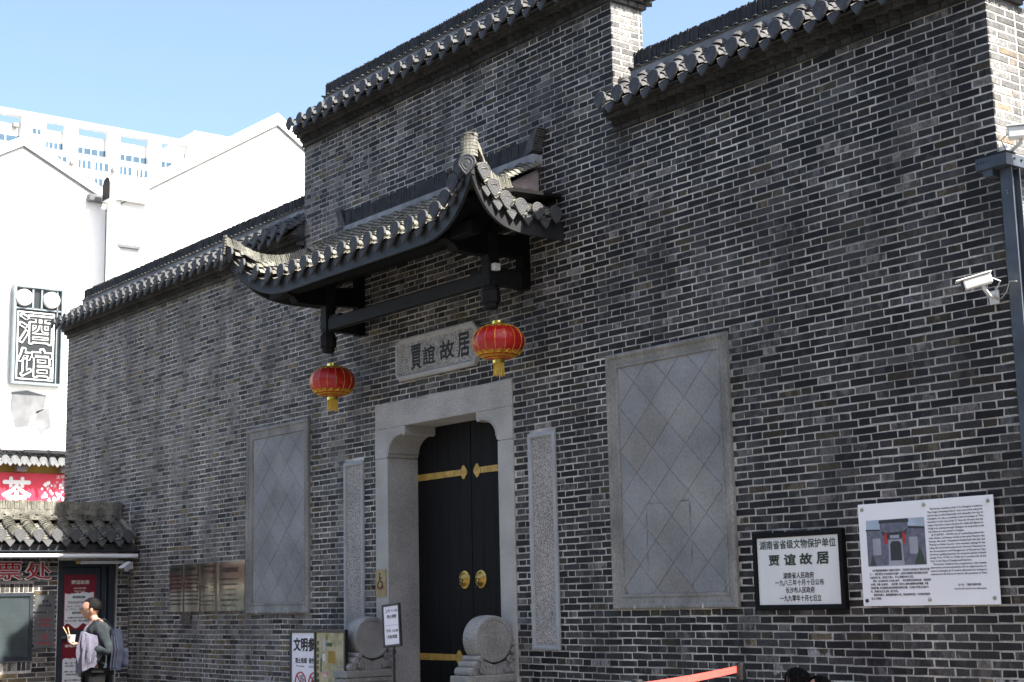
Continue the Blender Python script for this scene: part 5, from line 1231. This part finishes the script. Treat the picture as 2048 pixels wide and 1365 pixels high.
lg = [(33.0 - 3, 34.93), (37.06, 38.76), (39.94, 42.69), (43.84, 46.6), (47.78, 50.4)]
edges_ = [28.0]
for a, b in lg: edges_ += [a, b]
edges_.append(53.5)
for i in range(0, len(edges_), 2):
    if edges_[i + 1] - edges_[i] > 0.05: tbox(edges_[i], edges_[i + 1], 40.553, 43.357, -1.1, -0.01, 'tower_wall', tower, 'pier')
for i, (a, b) in enumerate(lg):
    w_ = tbox(a, b, 40.95, 41.65, -1.19, -1.0, 'glass_blue', tower, 'window')
    n = 4
    for j in range(n + 1): tbox(a + (b - a) * j / n - 0.03, a + (b - a) * j / n + 0.03, 40.95, 41.7, -1.0, -0.85, 'letter_white', w_, 'mullion')
    tbox(a, b, 40.56, 40.95, -0.3, -0.2, 'plaster', tower, 'parapet')
    if i: lettering([('古山道街'[i - 1], *[tw(a + (b - a) * q, 40)[0] for q in (0.38, 0.62)], tw(40, 41.9)[1], tw(40, 42.7)[1], .03)], (TX - 1.2, 0, 0), Yv, Zv, NX, 'petal_pink', tower, name='roof_character', lift=0.2)
tbox(34.3, 34.75, 42.4, 42.75, -1.0, -0.5, 'pond_white', tower, 'air_conditioner')
for (a, b, c, d) in ((35.85, 36.6, 41.96, 42.45),):
    w_ = tbox(a, b, c, d, 0.01, 0.06, 'glass_blue', tower, 'window'); tbox((a + b) / 2 - .05, (a + b) / 2 + .05, c, d, 0.06, 0.12, 'letter_white', w_, 'mullion')
for row, (zlo, zhi) in enumerate(((39.62, 40.36), (38.2, 38.9), (36.75, 37.45), (35.3, 36.0))):
    for (a, b) in ((31.0, 32.6), (33.2, 34.6), (36.0, 37.2), (37.65, 39.0), (39.93, 41.2), (41.45, 42.8), (43.76, 45.0), (45.35, 46.5), (47.6, 48.9), (49.2, 50.3)):
        w_ = tbox(a, b, zlo, zhi, 0.01, 0.05, 'glass_blue', tower, 'window')
        for q_ in (0.0, 0.28, 0.62, 1.0): tbox(a + (b - a) * q_ - .05, a + (b - a) * q_ + .05, zlo, zhi, 0.05, 0.15, 'letter_white', w_, 'mullion')
    for a in (39.2, 43.0, 47.0): tbox(a, a + 0.35, zlo + .1, zlo + .4, 0.1, 0.9, 'plaster', tower, 'air_conditioner')

# ================================================================== PEOPLE
def skin_mesh(name, nodes, edges, root, sub=2):
    names = list(nodes); me = bpy.data.meshes.new(name)
    me.from_pydata([nodes[n][0] for n in names], [(names.index(a), names.index(b)) for a, b in edges], [])
    ob = bpy.data.objects.new(name, me); COL.objects.link(ob); ob.modifiers.new('skin', 'SKIN')
    sv = me.skin_vertices[0].data
    for i, n in enumerate(names):
        r = nodes[n][1]; sv[i].radius = (r, r) if not isinstance(r, tuple) else r; sv[i].use_root = (n == root)
    ob.modifiers['skin'].use_smooth_shade = True
    ss_ = ob.modifiers.new('sub', 'SUBSURF'); ss_.levels = sub; ss_.render_levels = sub
    dg = bpy.context.evaluated_depsgraph_get(); out = bpy.data.meshes.new_from_object(ob.evaluated_get(dg))
    bpy.data.objects.remove(ob); bpy.data.meshes.remove(me); out.name = name
    out.polygons.foreach_set('use_smooth', [True] * len(out.polygons)); return out

def blob(name, c, rad, m_, par, ax=None, seg=20, cut=None, noise_=0.0):
    """ellipsoid in a local frame (F,L,U)"""
    F, L, U = ax; c = Vector(c); mb = MB(); rings = []
    for i in range(1, seg // 2 + 1):
        th = PI * i / (seg // 2 + 1); ring = []
        for k_ in range(seg):
            ph = 2 * PI * k_ / seg; d = Vector((math.sin(th) * math.cos(ph), math.sin(th) * math.sin(ph), math.cos(th)))
            if cut: d = cut(d)
            nz = 1 + rng.uniform(-noise_, noise_)
            ring.append(c + F * d.x * rad[0] * nz + L * d.y * rad[1] * nz + U * d.z * rad[2] * nz)
        rings.append(ring)
    mb.rings(rings); return mb.build(name, m_, par, smooth=True)

UP = Vector((0, 0, 1))
from mathutils import noise as mnoise
def wrinkle(me, amp, freq, stretch=(1, 1, 1)):
    nrm = [v.normal.copy() for v in me.vertices]
    for v, n_ in zip(me.vertices, nrm):
        p = Vector((v.co.x * stretch[0], v.co.y * stretch[1], v.co.z * stretch[2])) * freq
        v.co += n_ * amp * (mnoise.noise(p) + 0.5 * mnoise.noise(p * 2.3))
    me.update(); return me
def head_mesh(c, F, L, k=1.0):
    """head with brow, nose, mouth, chin and cheeks; c is the centre"""
    mb = MB(); rings = []; NU, NV = 26, 36
    g_ = lambda d, t, w: math.exp(-((d - Vector(t).normalized()).length / w) ** 2)
    for i in range(1, NU):
        th = PI * i / NU; ring = []
        for q in range(NV):
            ph = 2 * PI * q / NV; d = Vector((math.sin(th) * math.cos(ph), math.sin(th) * math.sin(ph), math.cos(th)))
            rf, rl, ru = 0.096, 0.076, 0.116
            if d.z < 0: rl *= 1 + 0.28 * d.z; rf *= (1 + 0.05 * d.z) if d.x > 0 else (1 + 0.35 * d.z)
            e = 0.020 * g_(d, (1, 0, -0.17), 0.16) + 0.012 * g_(d, (1, 0, 0.02), 0.13) + 0.005 * g_(d, (1, 0.3, 0.22), 0.22) + 0.005 * g_(d, (1, -0.3, 0.22), 0.22)
            e -= 0.009 * g_(d, (1, 0.36, 0.04), 0.17) + 0.009 * g_(d, (1, -0.36, 0.04), 0.17)
            e += 0.006 * g_(d, (1, 0, -0.5), 0.16) - 0.003 * g_(d, (1, 0, -0.6), 0.07) + 0.013 * g_(d, (0.8, 0, -0.95), 0.22)
            p = Vector((d.x * rf, d.y * rl, d.z * ru)) + d * e
            ring.append(Vector(c) + (F * p.x + L * p.y + UP * p.z) * k)
        rings.append(ring)
    mb.rings(rings); return mb
def join_into(me, mb):
    bm = bmesh.new(); bm.from_mesh(me); vs = [bm.verts.new(p) for p in mb.v]
    for f in mb.f:
        try: fc = bm.faces.new([vs[i] for i in f]); fc.smooth = True
        except ValueError: pass
    bmesh.ops.recalc_face_normals(bm, faces=bm.faces); bm.to_mesh(me); bm.free(); return me
def hand(nodes, edges, w, F, L, tag_, palm_dir, curl):
    """palm and five unequal fingers from a wrist"""
    p = w + palm_dir * 0.075; nodes[tag_ + 'palm'] = (tuple(p), (0.03, 0.018)); edges.append((tag_ + 'wrist', tag_ + 'palm'))
    for i, ln in enumerate((0.07, 0.08, 0.075, 0.06)):
        s_ = L * (0.027 - 0.018 * i); a = p + palm_dir * 0.03 + s_; b = a + palm_dir * ln * 0.5 + curl * ln * 0.25; c = b + palm_dir * ln * 0.2 + curl * ln * 0.5
        for q, (pt, rr) in enumerate(((a, 0.009), (b, 0.0085), (c, 0.0075))): nodes['%sf%d%d' % (tag_, i, q)] = (tuple(pt), rr)
        edges += [(tag_ + 'palm', '%sf%d0' % (tag_, i)), ('%sf%d0' % (tag_, i), '%sf%d1' % (tag_, i)), ('%sf%d1' % (tag_, i), '%sf%d2' % (tag_, i))]
    t0 = w + palm_dir * 0.035 + L * 0.03; t1 = t0 + palm_dir * 0.035 + L * 0.02 + curl * 0.02
    nodes[tag_ + 't0'] = (tuple(t0), 0.011); nodes[tag_ + 't1'] = (tuple(t1), 0.009); edges += [(tag_ + 'wrist', tag_ + 't0'), (tag_ + 't0', tag_ + 't1')]

# man in a grey jacket
MBASE = Vector((-2.95, -2.57, 0)); MF = Vector((-0.386, -0.9225, 0)); ML = Vector((0.9225, -0.386, 0))
def mp_(f_, l_, u_): return MBASE + MF * f_ + ML * l_ + UP * u_
man = thing('person', 'man in a grey jacket with backpack holding a paper cup before the booth', 'person', tuple(MBASE))
bn_n = {'pelvis': (mp_(0, 0, .95), .13), 'waist': (mp_(0, 0, 1.1), .125), 'chest': (mp_(0.0, 0, 1.28), .14), 'collar': (mp_(0.0, 0, 1.41), .085), 'neck': (mp_(0.03, 0, 1.475), .054), 'jaw': (mp_(0.055, 0, 1.55), .05),
        'ls': (mp_(-.03, .17, 1.395), .062), 'lelbow': (mp_(-.14, .23, 1.13), .045), 'lwrist': (mp_(.14, .17, 1.215), .03), 'rs': (mp_(-.01, -.17, 1.395), .062), 'relbow': (mp_(-.06, -.25, 1.13), .045), 'rwrist': (mp_(.08, -.25, .92), .03),
        'lhip': (mp_(0, .09, .9), .095), 'lknee': (mp_(.03, .1, .5), .062), 'lankle': (mp_(-.02, .1, .09), .042), 'ltoe': (mp_(.16, .11, .035), .035), 'rhip': (mp_(0, -.09, .9), .095), 'rknee': (mp_(.05, -.1, .5), .062), 'rankle': (mp_(.02, -.1, .09), .042), 'rtoe': (mp_(.2, -.11, .035), .035)}
ed = [('pelvis', 'waist'), ('waist', 'chest'), ('chest', 'collar'), ('collar', 'neck'), ('neck', 'jaw'), ('collar', 'ls'), ('ls', 'lelbow'), ('lelbow', 'lwrist'), ('collar', 'rs'), ('rs', 'relbow'), ('relbow', 'rwrist'), ('pelvis', 'lhip'), ('lhip', 'lknee'), ('lknee', 'lankle'), ('lankle', 'ltoe'), ('pelvis', 'rhip'), ('rhip', 'rknee'), ('rknee', 'rankle'), ('rankle', 'rtoe')]
hand(bn_n, ed, mp_(.14, .17, 1.215), MF, UP * -0.3 + ML, 'l', (MF * 0.95 + UP * 0.12).normalized(), UP)
hand(bn_n, ed, mp_(.08, -.25, .92), MF, ML, 'r', Vector((0, 0, -1)), MF)
HF = (MF * 0.97 - ML * 0.2).normalized(); HL = UP.cross(HF)
body = link('body', join_into(skin_mesh('body', bn_n, ed, 'pelvis', 1), head_mesh(mp_(.07, -.01, 1.588), HF, HL)), 'skin', man)
jk = {'hem': (mp_(-.02, 0, .86), (.165, .2)), 'waist': (mp_(-.02, 0, 1.05), (.155, .19)), 'chest': (mp_(-.02, 0, 1.27), (.155, .19)), 'collar': (mp_(-.02, 0, 1.4), .1), 'hood': (mp_(-.04, 0, 1.45), .075), 'ls': (mp_(-.03, .17, 1.385), .082), 'lelbow': (mp_(-.145, .23, 1.12), .07), 'lwrist': (mp_(.12, .175, 1.21), .05), 'rs': (mp_(-.01, -.17, 1.385), .082), 'relbow': (mp_(-.06, -.25, 1.12), .068), 'rwrist': (mp_(.07, -.25, .95), .048)}
link('jacket', wrinkle(skin_mesh('jacket', jk, [('hem', 'waist'), ('waist', 'chest'), ('chest', 'collar'), ('collar', 'hood'), ('collar', 'ls'), ('ls', 'lelbow'), ('lelbow', 'lwrist'), ('collar', 'rs'), ('rs', 'relbow'), ('relbow', 'rwrist')], 'waist', 3), 0.014, 11, (1, 1, 0.7)), 'jacket', man)
sh = {'a': (mp_(.1, .02, .84), (.08, .12)), 'b': (mp_(.1, .02, 1.1), (.08, .12)), 'c': (mp_(.07, .01, 1.34), (.07, .09)), 'd': (mp_(.045, 0, 1.43), .06)}
link('undershirt', skin_mesh('undershirt', sh, [('a', 'b'), ('b', 'c'), ('c', 'd')], 'b', 2), 'undershirt', man)
tr = {'p': (mp_(0, 0, .92), .15), 'lh': (mp_(0, .09, .86), .115), 'lk': (mp_(.03, .1, .5), .085), 'la': (mp_(-.02, .1, .1), .07), 'rh': (mp_(0, -.09, .86), .115), 'rk': (mp_(.05, -.1, .5), .085), 'ra': (mp_(.02, -.1, .1), .07)}
link('trousers', skin_mesh('trousers', tr, [('p', 'lh'), ('lh', 'lk'), ('lk', 'la'), ('p', 'rh'), ('rh', 'rk'), ('rk', 'ra')], 'p', 2), 'trousers', man)
for s_ in (1, -1): blob('shoe', mp_(.06 if s_ > 0 else .1, .105 * s_, .045), (.15, .05, .045), 'shoe', man, (MF, ML, UP), 14)
def hair_cut(d):
    if d.x > 0.25 and d.z < 0.55: return Vector((d.x * 0.55, d.y * 0.7, d.z))
    if d.z < -0.35: return Vector((d.x * 0.8, d.y * 0.85, -0.35 + (d.z + 0.35) * 0.35))
    return d
blob('hair', mp_(.052, -.01, 1.615), (.108, .086, .104), 'hair', man, (HF, HL, UP), 26, hair_cut, 0.025)
blob('ear', mp_(.06, .068, 1.58), (.02, .011, .032), 'skin', man, (HF, HL, UP), 10)
q = MB()
for s_ in (1, -1):
    c = mp_(.07, -.01, 1.594) + HF * .092 + HL * .034 * s_; q.tube([c + (HL * math.cos(i * PI / 8) * .026 + UP * math.sin(i * PI / 8) * .018) for i in range(17)], .0022, 5, False)
q.tube([mp_(.07, -.01, 1.598) + HF * .09 + HL * .06, mp_(.07, -.01, 1.598) + HF * .05 + HL * .08, mp_(.07, -.01, 1.596) - HF * .01 + HL * .08], .0025, 5); q.build('glasses', 'black_plastic', man)
bag = thing('backpack', 'blue grey backpack on the back of the man in the jacket', 'backpack', tuple(mp_(-.28, 0, .92)))
q = MB(); rings = []
for i in range(9):
    t = i / 8; u_ = .93 + .44 * t; wl_ = .165 * (1 - .3 * max(0, t - .6) ** 1.2 - .1 * (1 - t) ** 3); dp = .085 * (1 - .45 * max(0, t - .55)); cf = -.19 - .02 * math.sin(PI * t)
    rings.append([mp_(cf + dp * (abs(math.cos(a)) ** .6) * (1 if math.cos(a) > 0 else -1), wl_ * (abs(math.sin(a)) ** .6) * (1 if math.sin(a) > 0 else -1), u_) for a in [2 * PI * k_ / 20 for k_ in range(20)]])
q.rings(rings); q.build('main_sack', 'backpack', bag, smooth=True)
q = MB(); q.rbox(-.07, .0, -.11, .11, .0, .2, .03, Matrix(((MF.x, ML.x, 0, mp_(-.275, 0, .96).x), (MF.y, ML.y, 0, mp_(-.275, 0, .96).y), (0, 0, 1, .96), (0, 0, 0, 1)))); q.build('front_pocket', 'backpack', bag)
for i in range(3):
    q = MB(); q.tube([mp_(-.15 - .03 * i, .16 - .004 * i, .96), mp_(-.17 - .03 * i, .168, 1.15), mp_(-.16 - .025 * i, .15, 1.3)], .006, 5); q.build('side_piping', 'backpack_trim', bag)
for s_ in (1, -1):
    q = MB(); q.rings([[mp_(f_ , (l_ + dw) * s_, u_) for dw in (-.022, .022)] + [mp_(f_ + .012, (l_ + dw) * s_, u_ + .008) for dw in (.022, -.022)] for f_, l_, u_ in ((-.19, .1, 1.36), (-.1, .115, 1.475), (0.02, .12, 1.47), (.1, .125, 1.38), (.135, .14, 1.25), (.06, .2, 1.08), (-.12, .19, .99))]); q.build('strap', 'backpack_trim', bag, smooth=True)
sw = MB(); rings = []; N_r = 56
for i in range(20):
    t = i / 19; u_ = 1.325 - .38 * t; cf = .09 + .01 * t; hw_ = .1 + .02 * math.sin(PI * t) - .03 * t * t; th_ = .03 + .035 * math.sin(PI * min(1, t * 1.1)) + .012
    ring = []
    for k_ in range(N_r):
        a = 2 * PI * k_ / N_r; rip = 1 + .2 * math.sin(4 * a + 2.5 * t) * (0.3 + t) + .13 * math.sin(9 * a - 3 * t) + .08 * math.sin(15 * a + 5 * t)
        ring.append(mp_(cf + hw_ * math.cos(a) * rip - .05 * (1 - t) * math.cos(a) ** 2, .2 + th_ * math.sin(a) * rip, u_ + .03 * math.cos(a) * (1 - 2 * t) + rng.uniform(-.004, .004)))
    rings.append(ring)
sw.rings(rings); tag(sw.build('folded_sweater', 'sweater', smooth=True), 'lilac grey sweater draped over the forearm of the man', 'sweater')
cup = thing('paper_cup', 'small white paper food cup with two chopsticks in the hand of the man', 'cup', tuple(mp_(.26, .17, 1.25)))
q = MB(); c = mp_(.262, .17, 0); q.lathe([(.032, 1.245), (.034, 1.245), (.046, 1.315), (.049, 1.318), (.046, 1.32), (.043, 1.312), (.033, 1.26)], c, 20); q.build('cup', 'paper_cup', cup, smooth=True)
for dx, dz, dl in ((.085, .13, .0), (.035, .125, .02)):
    q = MB(); q.tube([mp_(.265, .17 + dl, 1.26), mp_(.265 + dx, .17 + dl, 1.31 + dz * .75)], .0042, 5); q.build('chopstick', 'bamboo', cup)

def seated_person(label, hx, hz, coat, yaw_, sc_h=1.0):
    base = Vector((hx, -0.3, 0.2)); F = Vector((math.sin(yaw_), -math.cos(yaw_), 0)).normalized(); L = UP.cross(F); FW = Vector((0, -1, 0)); LS = UP.cross(FW)
    t = thing('person', label, 'person', (hx, -0.3, 0.2))
    H = lambda f_, l_, u_: Vector((hx, -0.45, hz)) + F * f_ + L * l_ + UP * u_
    B = lambda f_, l_, u_: base + FW * f_ + LS * l_ + UP * u_
    n_ = {'pelvis': (B(0, 0, .12), .13), 'waist': (B(.03, 0, .28), .115), 'chest': (B(.08, 0, .45), .125), 'collar': (B(.12, 0, .57), .07), 'neck': (H(-.02, 0, -.23), .045), 'jaw': (H(0, 0, -.16), .045),
          'ls': (B(.1, .15, .55), .055), 'le': (B(.16, .2, .3), .042), 'lwrist': (B(.38, .1, .3), .028), 'rs': (B(.1, -.15, .55), .055), 're': (B(.16, -.2, .3), .042), 'rwrist': (B(.38, -.1, .3), .028),
          'lh': (B(.05, .09, .1), .085), 'lk': (B(.45, .1, .26), .06), 'la': (B(.5, .1, -.12), .04), 'lt': (B(.62, .1, -.17), .03), 'rh': (B(.05, -.09, .1), .085), 'rk': (B(.45, -.1, .26), .06), 'ra': (B(.5, -.1, -.12), .04), 'rt': (B(.62, -.1, -.17), .03)}
    e_ = [('pelvis', 'waist'), ('waist', 'chest'), ('chest', 'collar'), ('collar', 'neck'), ('neck', 'jaw'), ('collar', 'ls'), ('ls', 'le'), ('le', 'lwrist'), ('collar', 'rs'), ('rs', 're'), ('re', 'rwrist'), ('pelvis', 'lh'), ('lh', 'lk'), ('lk', 'la'), ('la', 'lt'), ('pelvis', 'rh'), ('rh', 'rk'), ('rk', 'ra'), ('ra', 'rt')]
    hand(n_, e_, n_['lwrist'][0], FW, LS, 'l', FW, Vector((0, 0, -1))); hand(n_, e_, n_['rwrist'][0], FW, LS, 'r', FW, Vector((0, 0, -1)))
    link('body', join_into(skin_mesh('body', n_, e_, 'pelvis', 1), head_mesh(H(.012, 0, -.118), F, L, 0.95)), 'skin', t)
    c_n = {'a': (B(0, 0, .1), .15), 'b': (B(.03, 0, .3), .135), 'c': (B(.08, 0, .46), .14), 'd': (B(.12, 0, .58), .08), 'ls': (B(.1, .15, .55), .07), 'le': (B(.16, .2, .3), .06), 'lw': (B(.34, .12, .3), .045), 'rs': (B(.1, -.15, .55), .07), 're': (B(.16, -.2, .3), .06), 'rw': (B(.34, -.12, .3), .045)}
    link('coat', skin_mesh('coat', c_n, [('a', 'b'), ('b', 'c'), ('c', 'd'), ('d', 'ls'), ('ls', 'le'), ('le', 'lw'), ('d', 'rs'), ('rs', 're'), ('re', 'rw')], 'b', 2), coat, t)
    tn = {'p': (B(.02, 0, .1), .145), 'lh': (B(.06, .09, .1), .1), 'lk': (B(.45, .1, .26), .075), 'la': (B(.5, .1, -.1), .06), 'rh': (B(.06, -.09, .1), .1), 'rk': (B(.45, -.1, .26), .075), 'ra': (B(.5, -.1, -.1), .06)}
    link('trousers', skin_mesh('trousers', tn, [('p', 'lh'), ('lh', 'lk'), ('lk', 'la'), ('p', 'rh'), ('rh', 'rk'), ('rk', 'ra')], 'p', 2), 'trousers', t)
    # hair: cap of fine strands from a parting, falling behind the ears
    cap_ = blob('hair', H(-.012, 0, -.095), (.1, .092, .098), 'hair', t, (F, L, UP), 22, lambda d: Vector((d.x * (0.62 if (d.x > 0.35 and d.z < 0.45) else 1), d.y, d.z if d.z > -0.5 else -0.5 + (d.z + .5) * .5)), 0.008)
    st_ = MB()
    for i in range(90):
        a = rng.uniform(0.15 * PI, 1.85 * PI); sl = 1 if a < PI else -1; pts = []
        top = H(.05 - .1 * abs(a - PI) / PI * 0 - rng.uniform(0, .12), .004 * sl, .002)
        for k_ in range(7):
            q_ = k_ / 6; ang = q_ * 1.9; rr = 1.0 + .012 * rng.random()
            pts.append(H(-.012 + .104 * rr * math.cos(a) * math.sin(min(ang, 1.57)) + (0.02 * (1 - q_)), .096 * rr * math.sin(a) * math.sin(min(ang, 1.57)), -.095 + .101 * rr * math.cos(ang) - max(0, q_ - .75) * .1))
        st_.tube(pts, [.0035, .004, .004, .004, .0035, .003, .001], 4, False)
    tag(st_.build('hair_strands', 'hair', cap_), kind='stuff')
    for s_ in (1, -1): blob('eye', H(.084, .03 * s_, -.108), (.008, .013, .007), 'ink', t, (F, L, UP), 8)
    return t
seated_person('person with shiny dark parted hair at the bottom edge, nearer the barrier post', 5.246, 1.03, 'coat_white', RAD(-75))
seated_person('person with black hair at the bottom edge, right of the other head', 5.46, 0.975, 'coat_dark', RAD(-10))
# ================================================================== ADDED SKYLIGHT BLOCKERS (unseen house blocks behind and right of the viewer)
mat('blocker_front', (0.13, 0.125, 0.12), 0.9, var=0.25, vscale=0.6)
mat('blocker_front_dark', (0.085, 0.085, 0.085), 0.9, var=0.25, vscale=0.6)
def sky_blocker(label, x0, x1, y0, y1, h, face, mm):
    t = thing('sky_blocker', label, 'building', ((x0 + x1) / 2, (y0 + y1) / 2, 0))
    q = MB(); q.box(x0, x1, y0, y1, 0, h); q.build('wall', mm, t)
    q = MB(); q.box(x0 - .3, x1 + .3, y0 - .3, y1 + .3, h, h + 0.25); q.build('roof', 'tile', t)
    n = int(((x1 - x0) if face == 'Y' else (y1 - y0)) / 2.6)
    for fl in range(int(h / 3.3)):
        for i in range(n):
            q = MB(); z = fl * 3.3 + 0.9
            if face == 'Y': a = x0 + 0.9 + i * 2.6; q.box(a, a + 1.4, y1 + 0.002, y1 + 0.05, z, z + 1.7)
            else: a = y0 + 0.9 + i * 2.6; q.box(x0 - 0.05, x0 - 0.002, a, a + 1.4, z, z + 1.7)
            q.build('window', 'glass_dark', t)
sky_blocker('added dark grey house block that cuts skylight, unseen behind the viewer, left one', -3, 10, -27, -16, 11, 'Y', 'blocker_front')
sky_blocker('added dark grey house block that cuts skylight, unseen behind the viewer, middle one', 10.7, 22, -27, -16, 12.5, 'Y', 'blocker_front_dark')
sky_blocker('added dark grey house block that cuts skylight, unseen at the right', 22.8, 32, -15, 8, 9.5, 'X', 'blocker_front')
